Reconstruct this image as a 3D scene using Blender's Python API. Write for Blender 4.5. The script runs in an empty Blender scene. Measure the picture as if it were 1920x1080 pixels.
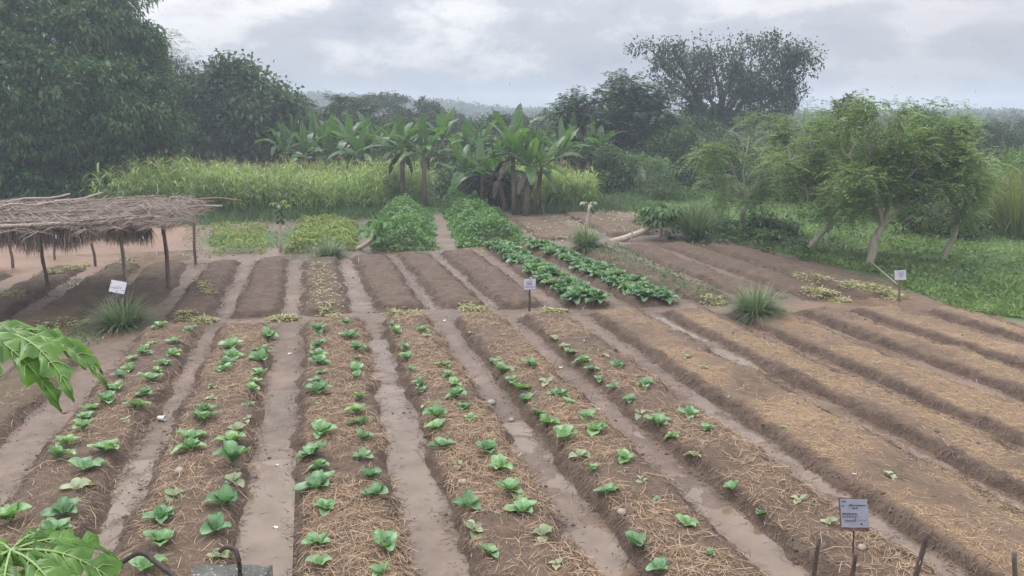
import bpy, bmesh, math, random
import numpy as np
from mathutils import Vector, Matrix

C = bpy.context.scene.collection
sc = bpy.context.scene
rng = np.random.default_rng(7)
random.seed(7)
PI = math.pi

# ------------------------------------------------------------------ camera model
F = 1400.0                      # focal length in photo pixels (1920 wide)
PIT = math.atan(325/1400.0)     # looking down 13 degrees
H = 4.0                         # eye height above the furrows (metres)
YAW = math.radians(14.06)       # planting rows run along +Y
CP, SP = math.cos(PIT), math.sin(PIT)
CY, SY = math.cos(YAW), math.sin(YAW)

def un(px, py, z=0.0):
    """photo pixel -> point on the horizontal plane at height z"""
    a = (px-960)/F; b = -(py-540)/F
    f = CP+b*SP; u = b*CP-SP
    t = (z-H)/u
    r = a*t; f = f*t
    return np.array([f*SY+r*CY, f*CY-r*SY, z])

def fwd(px, py):
    p = un(px, py); return p[0]*SY+p[1]*CY

def P3(px, py, f):
    """photo pixel at horizontal distance f ahead -> point"""
    a = (px-960)/F; b = -(py-540)/F
    t = f/(CP+b*SP)
    r = a*t
    return np.array([f*SY+r*CY, f*CY-r*SY, H+t*(b*CP-SP)])

def px2m(px, f): return px*f/F*CP

# ------------------------------------------------------------------ noise
_T = np.random.default_rng(3).random((256, 256))
def vnoise(x, y, s=1.0, off=0):
    x = np.asarray(x, float)*s+off*17.3+1000; y = np.asarray(y, float)*s+off*9.1+1000
    xi = np.floor(x).astype(int); yi = np.floor(y).astype(int)
    fx = x-xi; fy = y-yi
    fx = fx*fx*(3-2*fx); fy = fy*fy*(3-2*fy)
    g = lambda i, j: _T[i & 255, j & 255]
    return (g(xi, yi)*(1-fx)+g(xi+1, yi)*fx)*(1-fy)+(g(xi, yi+1)*(1-fx)+g(xi+1, yi+1)*fx)*fy
def fbm(x, y, s=1.0, o=4, off=0):
    v = 0; a = .5
    for k in range(o):
        v = v+a*(vnoise(x, y, s*2**k, off+k*3)-.5); a *= .5
    return v
def sstep(a, b, x):
    t = np.clip((x-a)/(b-a), 0, 1); return t*t*(3-2*t)

# ------------------------------------------------------------------ mesh building
class G:
    """collects vertices, quads and tris (with a per-face random value) for ONE mesh object"""
    def __init__(s): s.v = []; s.q = []; s.t = []; s.rq = []; s.rt = []; s.mq = []; s.mt = []; s.n = 0
    def add(s, V, Q=None, T=None, r=None, m=0):
        V = np.asarray(V, float).reshape(-1, 3)
        if Q is not None and len(Q):
            Q = np.asarray(Q, int).reshape(-1, 4); s.q.append(Q+s.n)
            rr = np.full(len(Q), .5) if r is None else (np.full(len(Q), float(r)) if np.isscalar(r) else np.asarray(r))
            s.rq.append(rr); s.mq.append(np.full(len(Q), m))
        if T is not None and len(T):
            T = np.asarray(T, int).reshape(-1, 3); s.t.append(T+s.n)
            rr = np.full(len(T), .5) if r is None else (np.full(len(T), float(r)) if np.isscalar(r) else np.asarray(r))
            s.rt.append(rr); s.mt.append(np.full(len(T), m))
        s.v.append(V); s.n += len(V); return s
    def tube(s, path, rad, n=6, r=None, m=0, cap=True):
        P = np.asarray(path, float); k = len(P)
        rad = np.full(k, rad) if np.isscalar(rad) else np.asarray(rad, float)
        D = np.gradient(P, axis=0); D /= np.linalg.norm(D, axis=1)[:, None]+1e-9
        ref = np.array([0, 0, 1.]) if abs(D[:, 2]).mean() < .8 else np.array([1., 0, 0])
        A = np.cross(D, ref); A /= np.linalg.norm(A, axis=1)[:, None]+1e-9
        B = np.cross(D, A)
        th = np.arange(n)/n*2*PI
        V = P[:, None]+rad[:, None, None]*(np.cos(th)[None, :, None]*A[:, None]+np.sin(th)[None, :, None]*B[:, None])
        V = V.reshape(-1, 3); Q = []
        for i in range(k-1):
            for j in range(n):
                Q.append((i*n+j, i*n+(j+1) % n, (i+1)*n+(j+1) % n, (i+1)*n+j))
        T = []
        if cap:
            V = np.vstack([V, P[0], P[-1]]); e = k*n
            for j in range(n):
                T.append((e, (j+1) % n, j)); T.append((e+1, (k-1)*n+j, (k-1)*n+(j+1) % n))
        n0 = s.n
        s.add(V, Q, None, r, m)
        if T:
            s.t.append(np.array(T)+n0); rv = .5 if r is None else float(np.mean(r))
            s.rt.append(np.full(len(T), rv)); s.mt.append(np.full(len(T), m))
        return s
    def box(s, cx, cy, cz, sx, sy, sz, M=None, r=None, m=0):
        V = np.array([[x, y, z] for x in (-1, 1) for y in (-1, 1) for z in (-1, 1)], float)*[sx/2, sy/2, sz/2]
        if M is not None: V = V@np.array(M).T
        Q = [(0, 1, 3, 2), (4, 6, 7, 5), (0, 4, 5, 1), (2, 3, 7, 6), (0, 2, 6, 4), (1, 5, 7, 3)]
        return s.add(V+[cx, cy, cz], Q, None, r, m)
    def build(s, name, mats, parent=None, smooth=True, loc=None, attrs=None):
        me = bpy.data.meshes.new(name)
        V = np.vstack(s.v) if s.v else np.zeros((0, 3))
        if loc is not None: V = V-np.asarray(loc)
        q = np.vstack(s.q) if s.q else np.zeros((0, 4), int)
        t = np.vstack(s.t) if s.t else np.zeros((0, 3), int)
        me.vertices.add(len(V)); me.vertices.foreach_set('co', V.ravel())
        me.loops.add(q.size+t.size); me.polygons.add(len(q)+len(t))
        me.loops.foreach_set('vertex_index', np.concatenate([q.ravel(), t.ravel()]).astype(np.int32))
        st = np.concatenate([np.arange(len(q))*4, q.size+np.arange(len(t))*3]).astype(np.int32)
        me.polygons.foreach_set('loop_start', st)
        mi = np.concatenate((s.mq or [np.zeros(0)])+(s.mt or [np.zeros(0)])).astype(np.int32)
        me.polygons.foreach_set('material_index', mi)
        me.polygons.foreach_set('use_smooth', np.full(len(q)+len(t), smooth))
        me.update(calc_edges=True)
        a = me.attributes.new('rnd', 'FLOAT', 'FACE')
        a.data.foreach_set('value', np.concatenate((s.rq or [np.zeros(0)])+(s.rt or [np.zeros(0)])).astype(np.float32))
        for k, v in (attrs or {}).items():
            b = me.attributes.new(k, 'FLOAT', 'POINT'); b.data.foreach_set('value', np.asarray(v, np.float32).ravel())
        for m in (mats if isinstance(mats, (list, tuple)) else [mats]): me.materials.append(m)
        o = bpy.data.objects.new(name, me); C.objects.link(o)
        if loc is not None: o.location = Vector(loc)
        if parent: o.parent = parent
        return o

def nrm(v): return v/(np.linalg.norm(v, axis=-1, keepdims=True)+1e-9)

def add_leaves(g, P, D, L, W, fold=.25, droop=.3, up=None, wide=.5, m=0, r=None):
    """K folded pointed leaves: base P, direction D, length L, width W"""
    K = len(P); L = np.broadcast_to(L, K)[:, None]; W = np.broadcast_to(W, K)[:, None]
    D = nrm(D)
    up = nrm(np.array([[0, 0, 1.]])+rng.normal(0, .45, (K, 3))) if up is None else up
    S = nrm(np.cross(D, up)); U = np.cross(S, D)
    mid = P+D*L*wide
    V = np.stack([P, mid+S*W/2+U*W*fold, mid, mid-S*W/2+U*W*fold, P+D*L-np.array([0, 0, 1.])*droop*L], 1)
    base = (np.arange(K)*5)[:, None]
    T = np.stack([base+[0, 2, 1], base+[0, 3, 2], base+[1, 2, 4], base+[2, 3, 4]], 1).reshape(-1, 3)
    if r is None: r = rng.random(K)
    g.add(V.reshape(-1, 3), None, T, np.repeat(r, 4), m)

def add_rhombs(g, P, D, L, W, droop=.0, m=0, r=None, up=None):
    """cheap leaf of one quad"""
    K = len(P); L = np.broadcast_to(L, K)[:, None]; W = np.broadcast_to(W, K)[:, None]
    D = nrm(D)
    up = nrm(np.array([[0, 0, 1.]])+rng.normal(0, .6, (K, 3))) if up is None else up
    S = nrm(np.cross(D, up)); mid = P+D*L*.5
    V = np.stack([P, mid+S*W/2, P+D*L-np.array([0, 0, 1.])*droop*L, mid-S*W/2], 1)
    Q = (np.arange(K)*4)[:, None]+np.arange(4)
    g.add(V.reshape(-1, 3), Q, None, rng.random(K) if r is None else r, m)

def add_blades(g, P, D, L, W, bend=.6, n=4, m=0, r=None, taper=.1):
    """K grass or maize blades, each a strip of n quads arching over"""
    K = len(P); D = nrm(D); L = np.broadcast_to(L, K); W = np.broadcast_to(W, K); bend = np.broadcast_to(bend, K)
    hd = D.copy(); hd[:, 2] = 0; hd = nrm(hd+1e-6)
    S = nrm(np.cross(hd, np.array([[0, 0, 1.]])))
    S = nrm(S+hd*rng.normal(0, .3, (K, 1)))
    V = []
    p = P.copy(); d = D.copy()
    for i in range(n+1):
        u = i/n
        w = W*(1-u*(1-taper))*(.6+.4*min(1, u*4))
        V.append(p-S*w[:, None]/2); V.append(p+S*w[:, None]/2)
        d = nrm(d+(np.array([[0, 0, -1.]])*.8+hd*.25)*(bend*(.25+u))[:, None]*2/n)
        p = p+d*(L/n)[:, None]
    V = np.stack(V, 1)
    b = (np.arange(K)*(2*n+2))[:, None, None]
    Q = b+np.array([[2*i, 2*i+1, 2*i+3, 2*i+2] for i in range(n)])[None]
    rr = rng.random(K) if r is None else r
    g.add(V.reshape(-1, 3), Q.reshape(-1, 4), None, np.repeat(rr, n), m)

def sph(K, upbias=0.0):
    d = rng.normal(0, 1, (K, 3)); d = nrm(d)
    if upbias: d[:, 2] += upbias; d = nrm(d)
    return d

# ------------------------------------------------------------------ object bookkeeping
def tag(o, label=None, cat=None, group=None, kind=None):
    if label: o['label'] = label
    if cat: o['category'] = cat
    if group: o['group'] = group
    if kind: o['kind'] = kind
    return o
def thing(name, loc, label, cat, group=None):
    o = bpy.data.objects.new(name, None); C.objects.link(o)
    o.location = Vector(loc); o.empty_display_size = .2
    return tag(o, label, cat, group)
ORD = ['first', 'second', 'third', 'fourth', 'fifth', 'sixth', 'seventh', 'eighth', 'ninth', 'tenth', 'eleventh', 'twelfth',
       'thirteenth', 'fourteenth', 'fifteenth', 'sixteenth', 'seventeenth', 'eighteenth', 'nineteenth', 'twentieth',
       'twenty-first', 'twenty-second', 'twenty-third', 'twenty-fourth', 'twenty-fifth', 'twenty-sixth', 'twenty-seventh',
       'twenty-eighth', 'twenty-ninth', 'thirtieth']

# ------------------------------------------------------------------ materials
class M:
    """tiny node-graph helper"""
    def __init__(s, name):
        s.m = bpy.data.materials.new(name); s.m.use_nodes = True
        s.t = s.m.node_tree; s.t.nodes.clear(); s.N = s.t.nodes
        s.out = s.N.new('ShaderNodeOutputMaterial')
    def n(s, typ, **kw):
        x = s.N.new(typ)
        for k, v in kw.items():
            if k.startswith('i_'):
                key = k[2:]; x.inputs[int(key) if key.isdigit() else key].default_value = v
            else: setattr(x, k, v)
        return x
    def l(s, a, b): s.t.links.new(a, b)
    def pos(s): return s.n('ShaderNodeNewGeometry').outputs['Position']
    def attr(s, name): return s.n('ShaderNodeAttribute', attribute_name=name).outputs['Fac']
    def noise(s, vec, scale, detail=4, rough=.6, dist=0):
        x = s.n('ShaderNodeTexNoise'); x.inputs['Scale'].default_value = scale; x.inputs['Detail'].default_value = detail
        x.inputs['Roughness'].default_value = rough; x.inputs['Distortion'].default_value = dist
        if vec is not None: s.l(vec, x.inputs['Vector'])
        return x.outputs['Fac']
    def ramp(s, fac, stops):
        x = s.n('ShaderNodeValToRGB'); e = x.color_ramp.elements
        while len(e) < len(stops): e.new(.5)
        for k, (p, c) in zip(e, stops):
            k.position = p; k.color = (c, c, c, 1) if np.isscalar(c) else (*c, 1)
        s.l(fac, x.inputs[0]); return x.outputs[0]
    def mix(s, fac, a, b):
        x = s.n('ShaderNodeMix', data_type='RGBA')
        for sock, v in ((x.inputs[0], fac), (x.inputs[6], a), (x.inputs[7], b)):
            if hasattr(v, 'is_linked'): s.l(v, sock)
            else: sock.default_value = v if np.isscalar(v) else (*v, 1)
        return x.outputs[2]
    def math(s, op, a, b=None):
        x = s.n('ShaderNodeMath', operation=op)
        for i, v in enumerate((a, b)):
            if v is None: continue
            if hasattr(v, 'is_linked'): s.l(v, x.inputs[i])
            else: x.inputs[i].default_value = v
        return x.outputs[0]
    def bump(s, h, strength=.5, dist=.02):
        x = s.n('ShaderNodeBump'); x.inputs['Strength'].default_value = strength; x.inputs['Distance'].default_value = dist
        s.l(h, x.inputs['Height']); return x.outputs[0]
    def bsdf(s, col, rough=.7, normal=None, spec=.5, metal=0):
        x = s.n('ShaderNodeBsdfPrincipled')
        for sock, v in ((x.inputs['Base Color'], col), (x.inputs['Roughness'], rough), (x.inputs['Specular IOR Level'], spec), (x.inputs['Metallic'], metal)):
            if hasattr(v, 'is_linked'): s.l(v, sock)
            else: sock.default_value = v if np.isscalar(v) else (*v, 1)
        if normal is not None: s.l(normal, x.inputs['Normal'])
        return x.outputs[0]
    def done(s, sh): s.l(sh, s.out.inputs['Surface']); return s.m

def leafmat(name, lo, hi, trans=.3, rough=.45, spec=.4, patch=0, tcol=None, objvar=False):
    m = M(name)
    c = m.mix(m.attr('rnd'), lo, hi)
    if patch:
        nz = m.noise(m.pos(), patch, 2)
        c2 = m.mix(.5, c, tuple(min(1, 1.5*h) for h in hi))
        c = m.mix(m.ramp(nz, [(.42, 0.), (.62, 1.)]), c, c2)
    if objvar:   # every plant its own shade of green
        oi = m.n('ShaderNodeObjectInfo').outputs['Random']
        x = m.n('ShaderNodeMix', data_type='RGBA', blend_type='MULTIPLY'); x.inputs[0].default_value = 1
        m.l(c, x.inputs[6]); m.l(m.ramp(oi, [(0, (.72, .80, .72)), (.4, (1., 1., 1.)), (.75, (1.25, 1.15, 1.1)), (1, (1.2, 1.1, .85))]), x.inputs[7]); c = x.outputs[2]
    b = m.bsdf(c, rough, spec=spec)
    t = m.n('ShaderNodeBsdfTranslucent')
    g = m.n('ShaderNodeMix', data_type='RGBA', blend_type='MULTIPLY'); g.inputs[0].default_value = 1
    m.l(c, g.inputs[6]); g.inputs[7].default_value = (*(tcol or (1.5, 1.6, .7)), 1)
    m.l(g.outputs[2], t.inputs[0])
    x = m.n('ShaderNodeMixShader'); x.inputs[0].default_value = trans
    m.l(b, x.inputs[1]); m.l(t.outputs[0], x.inputs[2])
    return m.done(x.outputs[0])

def barkmat(name, lo, hi, scale=14, rough=.85, bump=.6, stretch=.25):
    m = M(name)
    mp = m.n('ShaderNodeMapping'); mp.inputs['Scale'].default_value = (1, 1, stretch)
    m.l(m.pos(), mp.inputs[0])
    nz = m.noise(mp.outputs[0], scale, 5, .65)
    c = m.ramp(nz, [(.3, lo), (.7, hi)])
    return m.done(m.bsdf(c, rough, m.bump(nz, bump, .02)))

def plain(name, col, rough=.6, var=.25, scale=30, metal=0, bump=.1):
    m = M(name); nz = m.noise(m.pos(), scale, 4)
    c = m.ramp(nz, [(.25, tuple(k*(1-var) for k in col)), (.75, tuple(min(1, k*(1+var)) for k in col))])
    return m.done(m.bsdf(c, rough, m.bump(nz, bump, .005), metal=metal))

# soil: loam on the beds, silt on the trodden furrows, straw litter where 'mulch' says
def soilmat(name, ground=False):
    m = M(name); p = m.pos()
    big = m.noise(p, .8, 4, .6); mid = m.noise(p, 5, 5, .65); fine = m.noise(p, 38, 4, .7); grit = m.noise(p, 130, 2, .6)
    loam = m.ramp(mid, [(.28, (.030, .020, .0145)), (.5, (.068, .046, .033)), (.72, (.135, .093, .066))])
    loam = m.mix(m.ramp(fine, [(.4, 0.), (.8, .9)]), loam, (.112, .077, .055))
    loam = m.mix(m.ramp(grit, [(.58, 0.), (.72, .55)]), loam, (.26, .205, .165))
    if ground:
        silt = m.ramp(m.math('ADD', m.math('MULTIPLY', big, .6), m.math('MULTIPLY', mid, .4)),
                      [(.36, (.052, .034, .024)), (.48, (.115, .078, .055)), (.64, (.195, .136, .096))])
        silt = m.mix(m.ramp(fine, [(.3, .0), (.7, .5)]), silt, (.125, .089, .067))
        dots = m.ramp(grit, [(.3, 1.), (.40, 0.)])
        silt = m.mix(m.math('MULTIPLY', dots, .6), silt, (.035, .025, .02))
        red = m.attr('red')
        silt = m.mix(m.math('MULTIPLY', red, .75), silt, (.22, .135, .092))
        c = m.mix(m.attr('silt'), loam, silt)
        gr = m.attr('grass')
        gn = m.noise(p, 1.1, 5, .7)
        gcol = m.ramp(gn, [(.3, (.035, .062, .022)), (.55, (.060, .105, .032)), (.75, (.10, .14, .05))])
        gf = m.ramp(m.math('ADD', gr, m.math('MULTIPLY', m.math('SUBTRACT', fine, .5), .8)), [(.4, 0.), (.6, 1.)])
        c = m.mix(gf, c, gcol)
        wet = m.attr('wet')
        r = m.ramp(m.math('ADD', m.math('MULTIPLY', wet, .8), m.math('MULTIPLY', big, .4)), [(.35, .62), (.75, .17)])
        r = m.math('MAXIMUM', r, m.math('MULTIPLY', gf, .9))
        h = m.math('ADD', m.math('MULTIPLY', fine, .7), m.math('MULTIPLY', grit, .3))
        return m.done(m.bsdf(c, r, m.bump(h, .55, .018), spec=.45))
    # straw litter in streaks that cross each other
    st = []
    for k, (ang, sc_) in enumerate(((.35, 26), (1.25, 30), (-.7, 28))):
        mp = m.n('ShaderNodeMapping'); mp.inputs['Rotation'].default_value = (0, 0, ang); mp.inputs['Scale'].default_value = (1, .12, 1)
        mp.inputs['Location'].default_value = (k*3.3, k*1.7, 0)
        m.l(p, mp.inputs[0]); st.append(m.noise(mp.outputs[0], sc_*2.2, 3, .6, .5))
    s_ = m.math('MAXIMUM', m.math('MAXIMUM', st[0], st[1]), st[2])
    straw = m.mix(m.attr('tan'), (.27, .20, .135), (.29, .21, .135))
    straw = m.mix(m.ramp(mid, [(.4, 0.), (.6, .7)]), straw, m.mix(m.attr('tan'), (.17, .115, .08), (.215, .145, .098)))
    mul = m.attr('mulch')
    f = m.math('MULTIPLY', m.ramp(s_, [(.50, 0.), (.66, 1.)]), mul)
    f = m.math('MAXIMUM', f, m.math('MULTIPLY', m.attr('tan'), m.math('MULTIPLY', mul, .8)))
    c = m.mix(f, loam, straw)
    gw = m.attr('weed'); gn = m.noise(p, 9, 4, .7)
    c = m.mix(m.math('MULTIPLY', gw, m.ramp(gn, [(.4, 0.), (.6, .8)])), c, (.085, .10, .035))
    h = m.math('ADD', m.math('ADD', m.math('MULTIPLY', mid, .6), fine), m.math('MULTIPLY', f, .3))
    return m.done(m.bsdf(c, .82, m.bump(h, .8, .025), spec=.3))

MT = {}
MT['ground'] = soilmat('ground soil', True)
MT['bed'] = soilmat('bed soil')
MT['straw'] = leafmat('straw', (.16, .11, .072), (.47, .35, .235), .1, .7, .2)
MT['strawtan'] = leafmat('tan straw', (.19, .13, .075), (.48, .36, .22), .1, .7, .2)
MT['twig'] = leafmat('dead twigs', (.055, .04, .033), (.20, .15, .11), .05, .8, .2)
MT['cabbage'] = leafmat('young cabbage leaf', (.075, .175, .07), (.15, .285, .145), .25, .42, .5, 11, None, True)
MT['cabbage_pale'] = leafmat('pale cabbage leaf', (.20, .27, .15), (.33, .38, .25), .25, .5, .4)
MT['cabbage_far'] = leafmat('grown cabbage leaf', (.055, .14, .062), (.15, .27, .135), .22, .42, .5, 0, None, True)
MT['mango'] = leafmat('mango leaf', (.016, .048, .016), (.058, .125, .034), .2, .6, .25, .35)
MT['feather'] = leafmat('feathery leaf', (.03, .05, .028), (.06, .085, .045), .3)
MT['broad'] = leafmat('broad leaf', (.028, .06, .024), (.075, .14, .052), .25, .55, .3)
MT['pinn'] = leafmat('pinnate leaf', (.022, .052, .024), (.055, .11, .045), .3)
MT['umb'] = leafmat('small dark leaf', (.016, .036, .016), (.045, .085, .035), .25)
MT['moringa'] = leafmat('moringa leaf', (.07, .12, .05), (.18, .255, .11), .4, .5, .3, .5)
MT['bushlight'] = leafmat('light bush leaf', (.07, .14, .04), (.15, .25, .075), .35)
MT['bushdark'] = leafmat('dark bush leaf', (.025, .055, .02), (.065, .12, .04), .3, .5, .3, .6)
MT['far'] = leafmat('far foliage', (.022, .045, .018), (.065, .10, .04), .2, .6, .2)
MT['corn'] = leafmat('maize leaf', (.07, .13, .035), (.21, .29, .085), .35, .45, .4, .5)
MT['tassel'] = leafmat('maize tassel', (.30, .22, .12), (.42, .33, .18), .2)
MT['grass'] = leafmat('meadow grass', (.045, .095, .028), (.16, .24, .085), .3, .5, .3, .7)
MT['weedlow'] = leafmat('low weeds', (.03, .075, .022), (.085, .16, .045), .3)
MT['lemon'] = leafmat('lemongrass blade', (.05, .095, .04), (.22, .29, .17), .25, .4, .5)
MT['bean'] = leafmat('bean leaf', (.045, .12, .03), (.13, .26, .07), .3, .45, .4)
MT['yellowbean'] = leafmat('yellowing leaf', (.08, .14, .035), (.25, .30, .075), .3, .5, .3)
MT['banana'] = leafmat('banana leaf', (.034, .082, .032), (.10, .19, .064), .45, .38, .5)
MT['bananadry'] = leafmat('dry banana leaf', (.03, .032, .028), (.11, .085, .06), .15, .7)
MT['papaya'] = leafmat('papaya leaf', (.035, .105, .02), (.11, .235, .04), .4, .36, .5, 8)
MT['vein'] = plain('papaya vein', (.20, .30, .10), .5, .1)
MT['pile'] = leafmat('pulled weeds', (.19, .20, .09), (.43, .41, .24), .2, .6)
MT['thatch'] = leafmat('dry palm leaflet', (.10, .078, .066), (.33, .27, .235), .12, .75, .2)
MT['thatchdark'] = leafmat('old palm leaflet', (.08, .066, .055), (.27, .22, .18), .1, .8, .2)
MT['pole'] = barkmat('weathered pole', (.075, .05, .038), (.21, .155, .12), 20)
MT['polelight'] = barkmat('grey pole', (.20, .165, .14), (.40, .345, .29), 20)
MT['bark'] = barkmat('bark', (.05, .042, .035), (.14, .12, .10), 8)
MT['barkpale'] = barkmat('pale bark', (.22, .20, .16), (.42, .38, .31), 10)
MT['bananabark'] = barkmat('banana stem', (.055, .04, .03), (.18, .13, .09), 7, .8, .5, .12)
MT['papbark'] = barkmat('papaya stem', (.25, .215, .16), (.47, .42, .33), 12, .8, .3, 3)
MT['fruit'] = plain('green fruit', (.055, .10, .035), .45, .3, 12)
MT['cane'] = leafmat('cane grass', (.09, .125, .04), (.24, .28, .10), .3)
MT['rebar'] = plain('rusty bar', (.045, .032, .028), .75, .5, 60, .0, .4)
MT['stake'] = barkmat('wet stake', (.035, .022, .019), (.10, .066, .055), 30)
MT['paper'] = plain('weathered paper', (.20, .215, .265), .6, .14, 14)
MT['paperwhite'] = plain('white paper', (.55, .55, .62), .6, .1, 14)
MT['papergrey'] = plain('grey paper', (.40, .39, .46), .6, .14, 14)
MT['ink'] = plain('ink', (.028, .028, .04), .7, .2)
MT['redwood'] = barkmat('sign board wood', (.06, .028, .026), (.17, .085, .075), 20)
MT['white'] = plain('white plastic', (.55, .54, .50), .4, .1)
MT['greyplastic'] = plain('grey can', (.16, .18, .165), .4, .2)
MT['stone'] = plain('stone', (.26, .22, .19), .8, .35, 18, 0, .5)

# ------------------------------------------------------------------ terrain
# beds: key, left/right edge at the near end, left/right edge at the far end, near y, far y, height, mulch, tan, weed, label
BEDS = [
 ('n0', -5.15, -4.10, -5.00, -4.10, 6.0, 13.2, .12, .35, 0, .5, 'weedy soil bed under the papaya leaves at the left edge'),
 ('n1', -3.45, -2.42, -3.45, -2.40, 3.2, 15.0, .17, .45, .1, 0, 'leftmost raised bed planted with young cabbages'),
 ('n2', -2.10, -.97, -2.06, -1.08, 3.2, 14.7, .17, .55, 0, 0, 'raised cabbage bed second from the left, behind the bent iron bars'),
 ('n3', -.46, .56, -.53, .62, 3.2, 14.7, .18, .75, 0, 0, 'raised cabbage bed third from the left, thick with straw'),
 ('n4', 1.06, 2.20, .95, 1.90, 3.2, 14.4, .18, .75, 0, 0, 'raised cabbage bed fourth from the left, with bright straw at its near end'),
 ('n5', 2.62, 3.62, 2.35, 3.30, 3.2, 14.3, .18, .75, 0, 0, 'raised cabbage bed fifth from the left, below the middle sign'),
 ('n6', 4.15, 5.12, 3.64, 4.62, 3.2, 14.1, .16, .5, .15, 0, 'rightmost raised bed with cabbages, behind the near sign'),
 ('n7', 5.42, 6.95, 5.08, 6.17, 3.2, 14.0, .16, .8, 1, 0, 'tan straw covered bed just right of the cabbage beds'),
 ('n8', 7.15, 8.18, 6.55, 7.55, 3.2, 13.8, .16, .8, 1, 0, 'tan straw bed second from the cabbage beds'),
 ('n9', 8.42, 9.45, 7.80, 8.98, 3.2, 13.4, .16, .8, 1, 0, 'tan straw bed that starts at the large grass tussock'),
 ('n10', 9.95, 10.95, 9.30, 10.3, 3.2, 13.1, .16, .8, 1, 0, 'tan straw bed between the large tussock and the right sign'),
 ('n11', 11.15, 12.2, 10.45, 11.55, 3.2, 12.9, .16, .8, 1, 0, 'tan straw bed that ends in front of the right sign'),
 ('n12', 12.4, 13.3, 11.95, 12.75, 3.2, 12.6, .15, .8, 1, .15, 'rightmost tan straw bed along the grass'),
 ('fz', -3.22, -2.33, -3.15, -2.38, 15.6, 21.7, .16, .06, 0, .05, 'bare far bed right of the shelter posts'),
 ('fa', -1.92, -1.00, -1.95, -1.15, 15.4, 21.7, .17, .05, 0, 0, 'bare far bed without any plants or leaves on it'),
 ('fb', -.57, .36, -.66, .26, 15.3, 21.4, .17, .08, 0, 0, 'far bed with pale dry leaves scattered along it'),
 ('fc', .95, 1.92, .66, 1.66, 15.2, 21.5, .17, .08, 0, 0, 'bare far bed behind the fourth cabbage bed'),
 ('fd', 2.27, 3.20, 1.95, 2.85, 15.1, 21.6, .17, .06, 0, 0, 'bare far bed second to the left of the middle sign'),
 ('fe', 3.52, 4.46, 3.2, 4.2, 14.8, 21.6, .17, .06, 0, 0, 'bare far bed with the middle sign at its near end'),
 ('ff', 4.90, 5.85, 4.70, 5.40, 14.5, 22.4, .16, .1, 0, .1, 'left one of the two far beds full of grown cabbages'),
 ('fg', 6.35, 7.35, 5.95, 6.60, 14.3, 22.2, .16, .1, 0, .1, 'right one of the two far beds full of grown cabbages'),
 ('fh', 7.75, 8.55, 7.25, 8.25, 14.1, 21.6, .15, .1, 0, .75, 'far bed overgrown with small green weeds'),
 ('fi', 8.95, 9.85, 8.75, 9.65, 14.2, 21.5, .14, .1, .1, .08, 'bare far bed behind the large grass tussock'),
 ('fj', 10.2, 11.15, 10.05, 11.05, 13.9, 21.4, .15, .12, .1, .08, 'far bed with one strip of pulled weeds near its end'),
 ('fk', 11.5, 12.5, 11.35, 12.45, 13.8, 20.8, .14, .12, 0, .15, 'far bed along the grass with a long strip of pulled weeds'),
 ('sa', -4.55, -3.60, -4.70, -3.70, 17.0, 21.7, .17, .03, 0, .2, 'dark shaded bed under the right end of the shelter'),
 ('sb', -5.90, -4.85, -5.75, -4.95, 15.6, 21.8, .17, .03, 0, .45, 'dark greenish bed running under the middle of the shelter'),
 ('sc', -7.35, -6.35, -7.20, -6.30, 14.5, 21.8, .16, .08, 0, .1, 'shaded bed with pale wilted leaves under the shelter'),
 ('sd', -8.9, -7.9, -8.7, -7.8, 14.5, 21.3, .15, .05, 0, .1, 'shaded bed farthest left under the shelter'),
 ('ma', 6.7, 8.5, 7.0, 8.6, 23.1, 28.2, .15, .45, .3, .05, 'straw covered bed right of the leafy green plots'),
 ('mb', 9.3, 11.0, 9.4, 11.1, 23.3, 29.0, .18, .5, .3, .05, 'straw covered bed behind the leaning papaya'),
]

def ground_z(x, y):
    x = np.asarray(x, float); y = np.asarray(y, float)
    g = sstep(-16, -12, x)*(1-sstep(13, 14, x))*sstep(2, 3, y)*(1-sstep(30, 33, y))
    near = fbm(x, y, 1.3, 4, 1)*.045+fbm(x, y, 6, 3, 5)*.034
    return g*near+(1-g)*fbm(x, y, .35, 3, 9)*.12

def bed_h(b, x, y):
    """height of the raised bed above the furrows, and signed distance inside its edge"""
    _, l0, r0, l1, r1, y0, y1, h = b[:8]
    u = np.clip((y-y0)/(y1-y0), 0, 1)
    h = h*.8
    wob = fbm(x, y, 2.2, 4, 11)*.30
    L = l0+(l1-l0)*u; R = r0+(r1-r0)*u
    dx = np.minimum(x-L, (R-x)*(.5 if b[9] > .5 else 1.)); dy = np.minimum(y-y0, y1-y)
    k = .22
    hh = np.clip((dx-dy)/k*.5+.5, 0, 1)
    d = dy*hh+dx*(1-hh)-k*hh*(1-hh)+wob
    lump = fbm(x, y, 3.2, 4, 21)*.07+fbm(x, y, 12, 3, 31)*.055
    z = h*(.72*sstep(-.02, .11, d)+.28*sstep(0, .3, d))+lump*sstep(-.06, .1, d)
    return z, d

def terrain(x, y):
    x = np.asarray(x, float); y = np.asarray(y, float)
    z = ground_z(x, y); add = np.zeros_like(z)
    for b in BEDS:
        lo = min(b[1], b[3])-.2; hi = max(b[2], b[4])+.2
        m = (x > lo) & (x < hi) & (y > b[5]-.2) & (y < b[6]+.2)
        if np.any(m):
            zz, d = bed_h(b, x, y)
            add = np.where(m, np.maximum(add, np.where(d > -.05, zz, 0)), add)
    return z+add

def tz(x, y): return float(terrain(np.array([x]), np.array([y]))[0])
def on(px, py, dz=0.0):
    """photo pixel -> point on the terrain (beds included)"""
    z = 0.0
    for _ in range(5):
        p = un(px, py, z); z = .5*z+.5*tz(p[0], p[1])
    p[2] = tz(p[0], p[1])+dz
    return p

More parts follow.
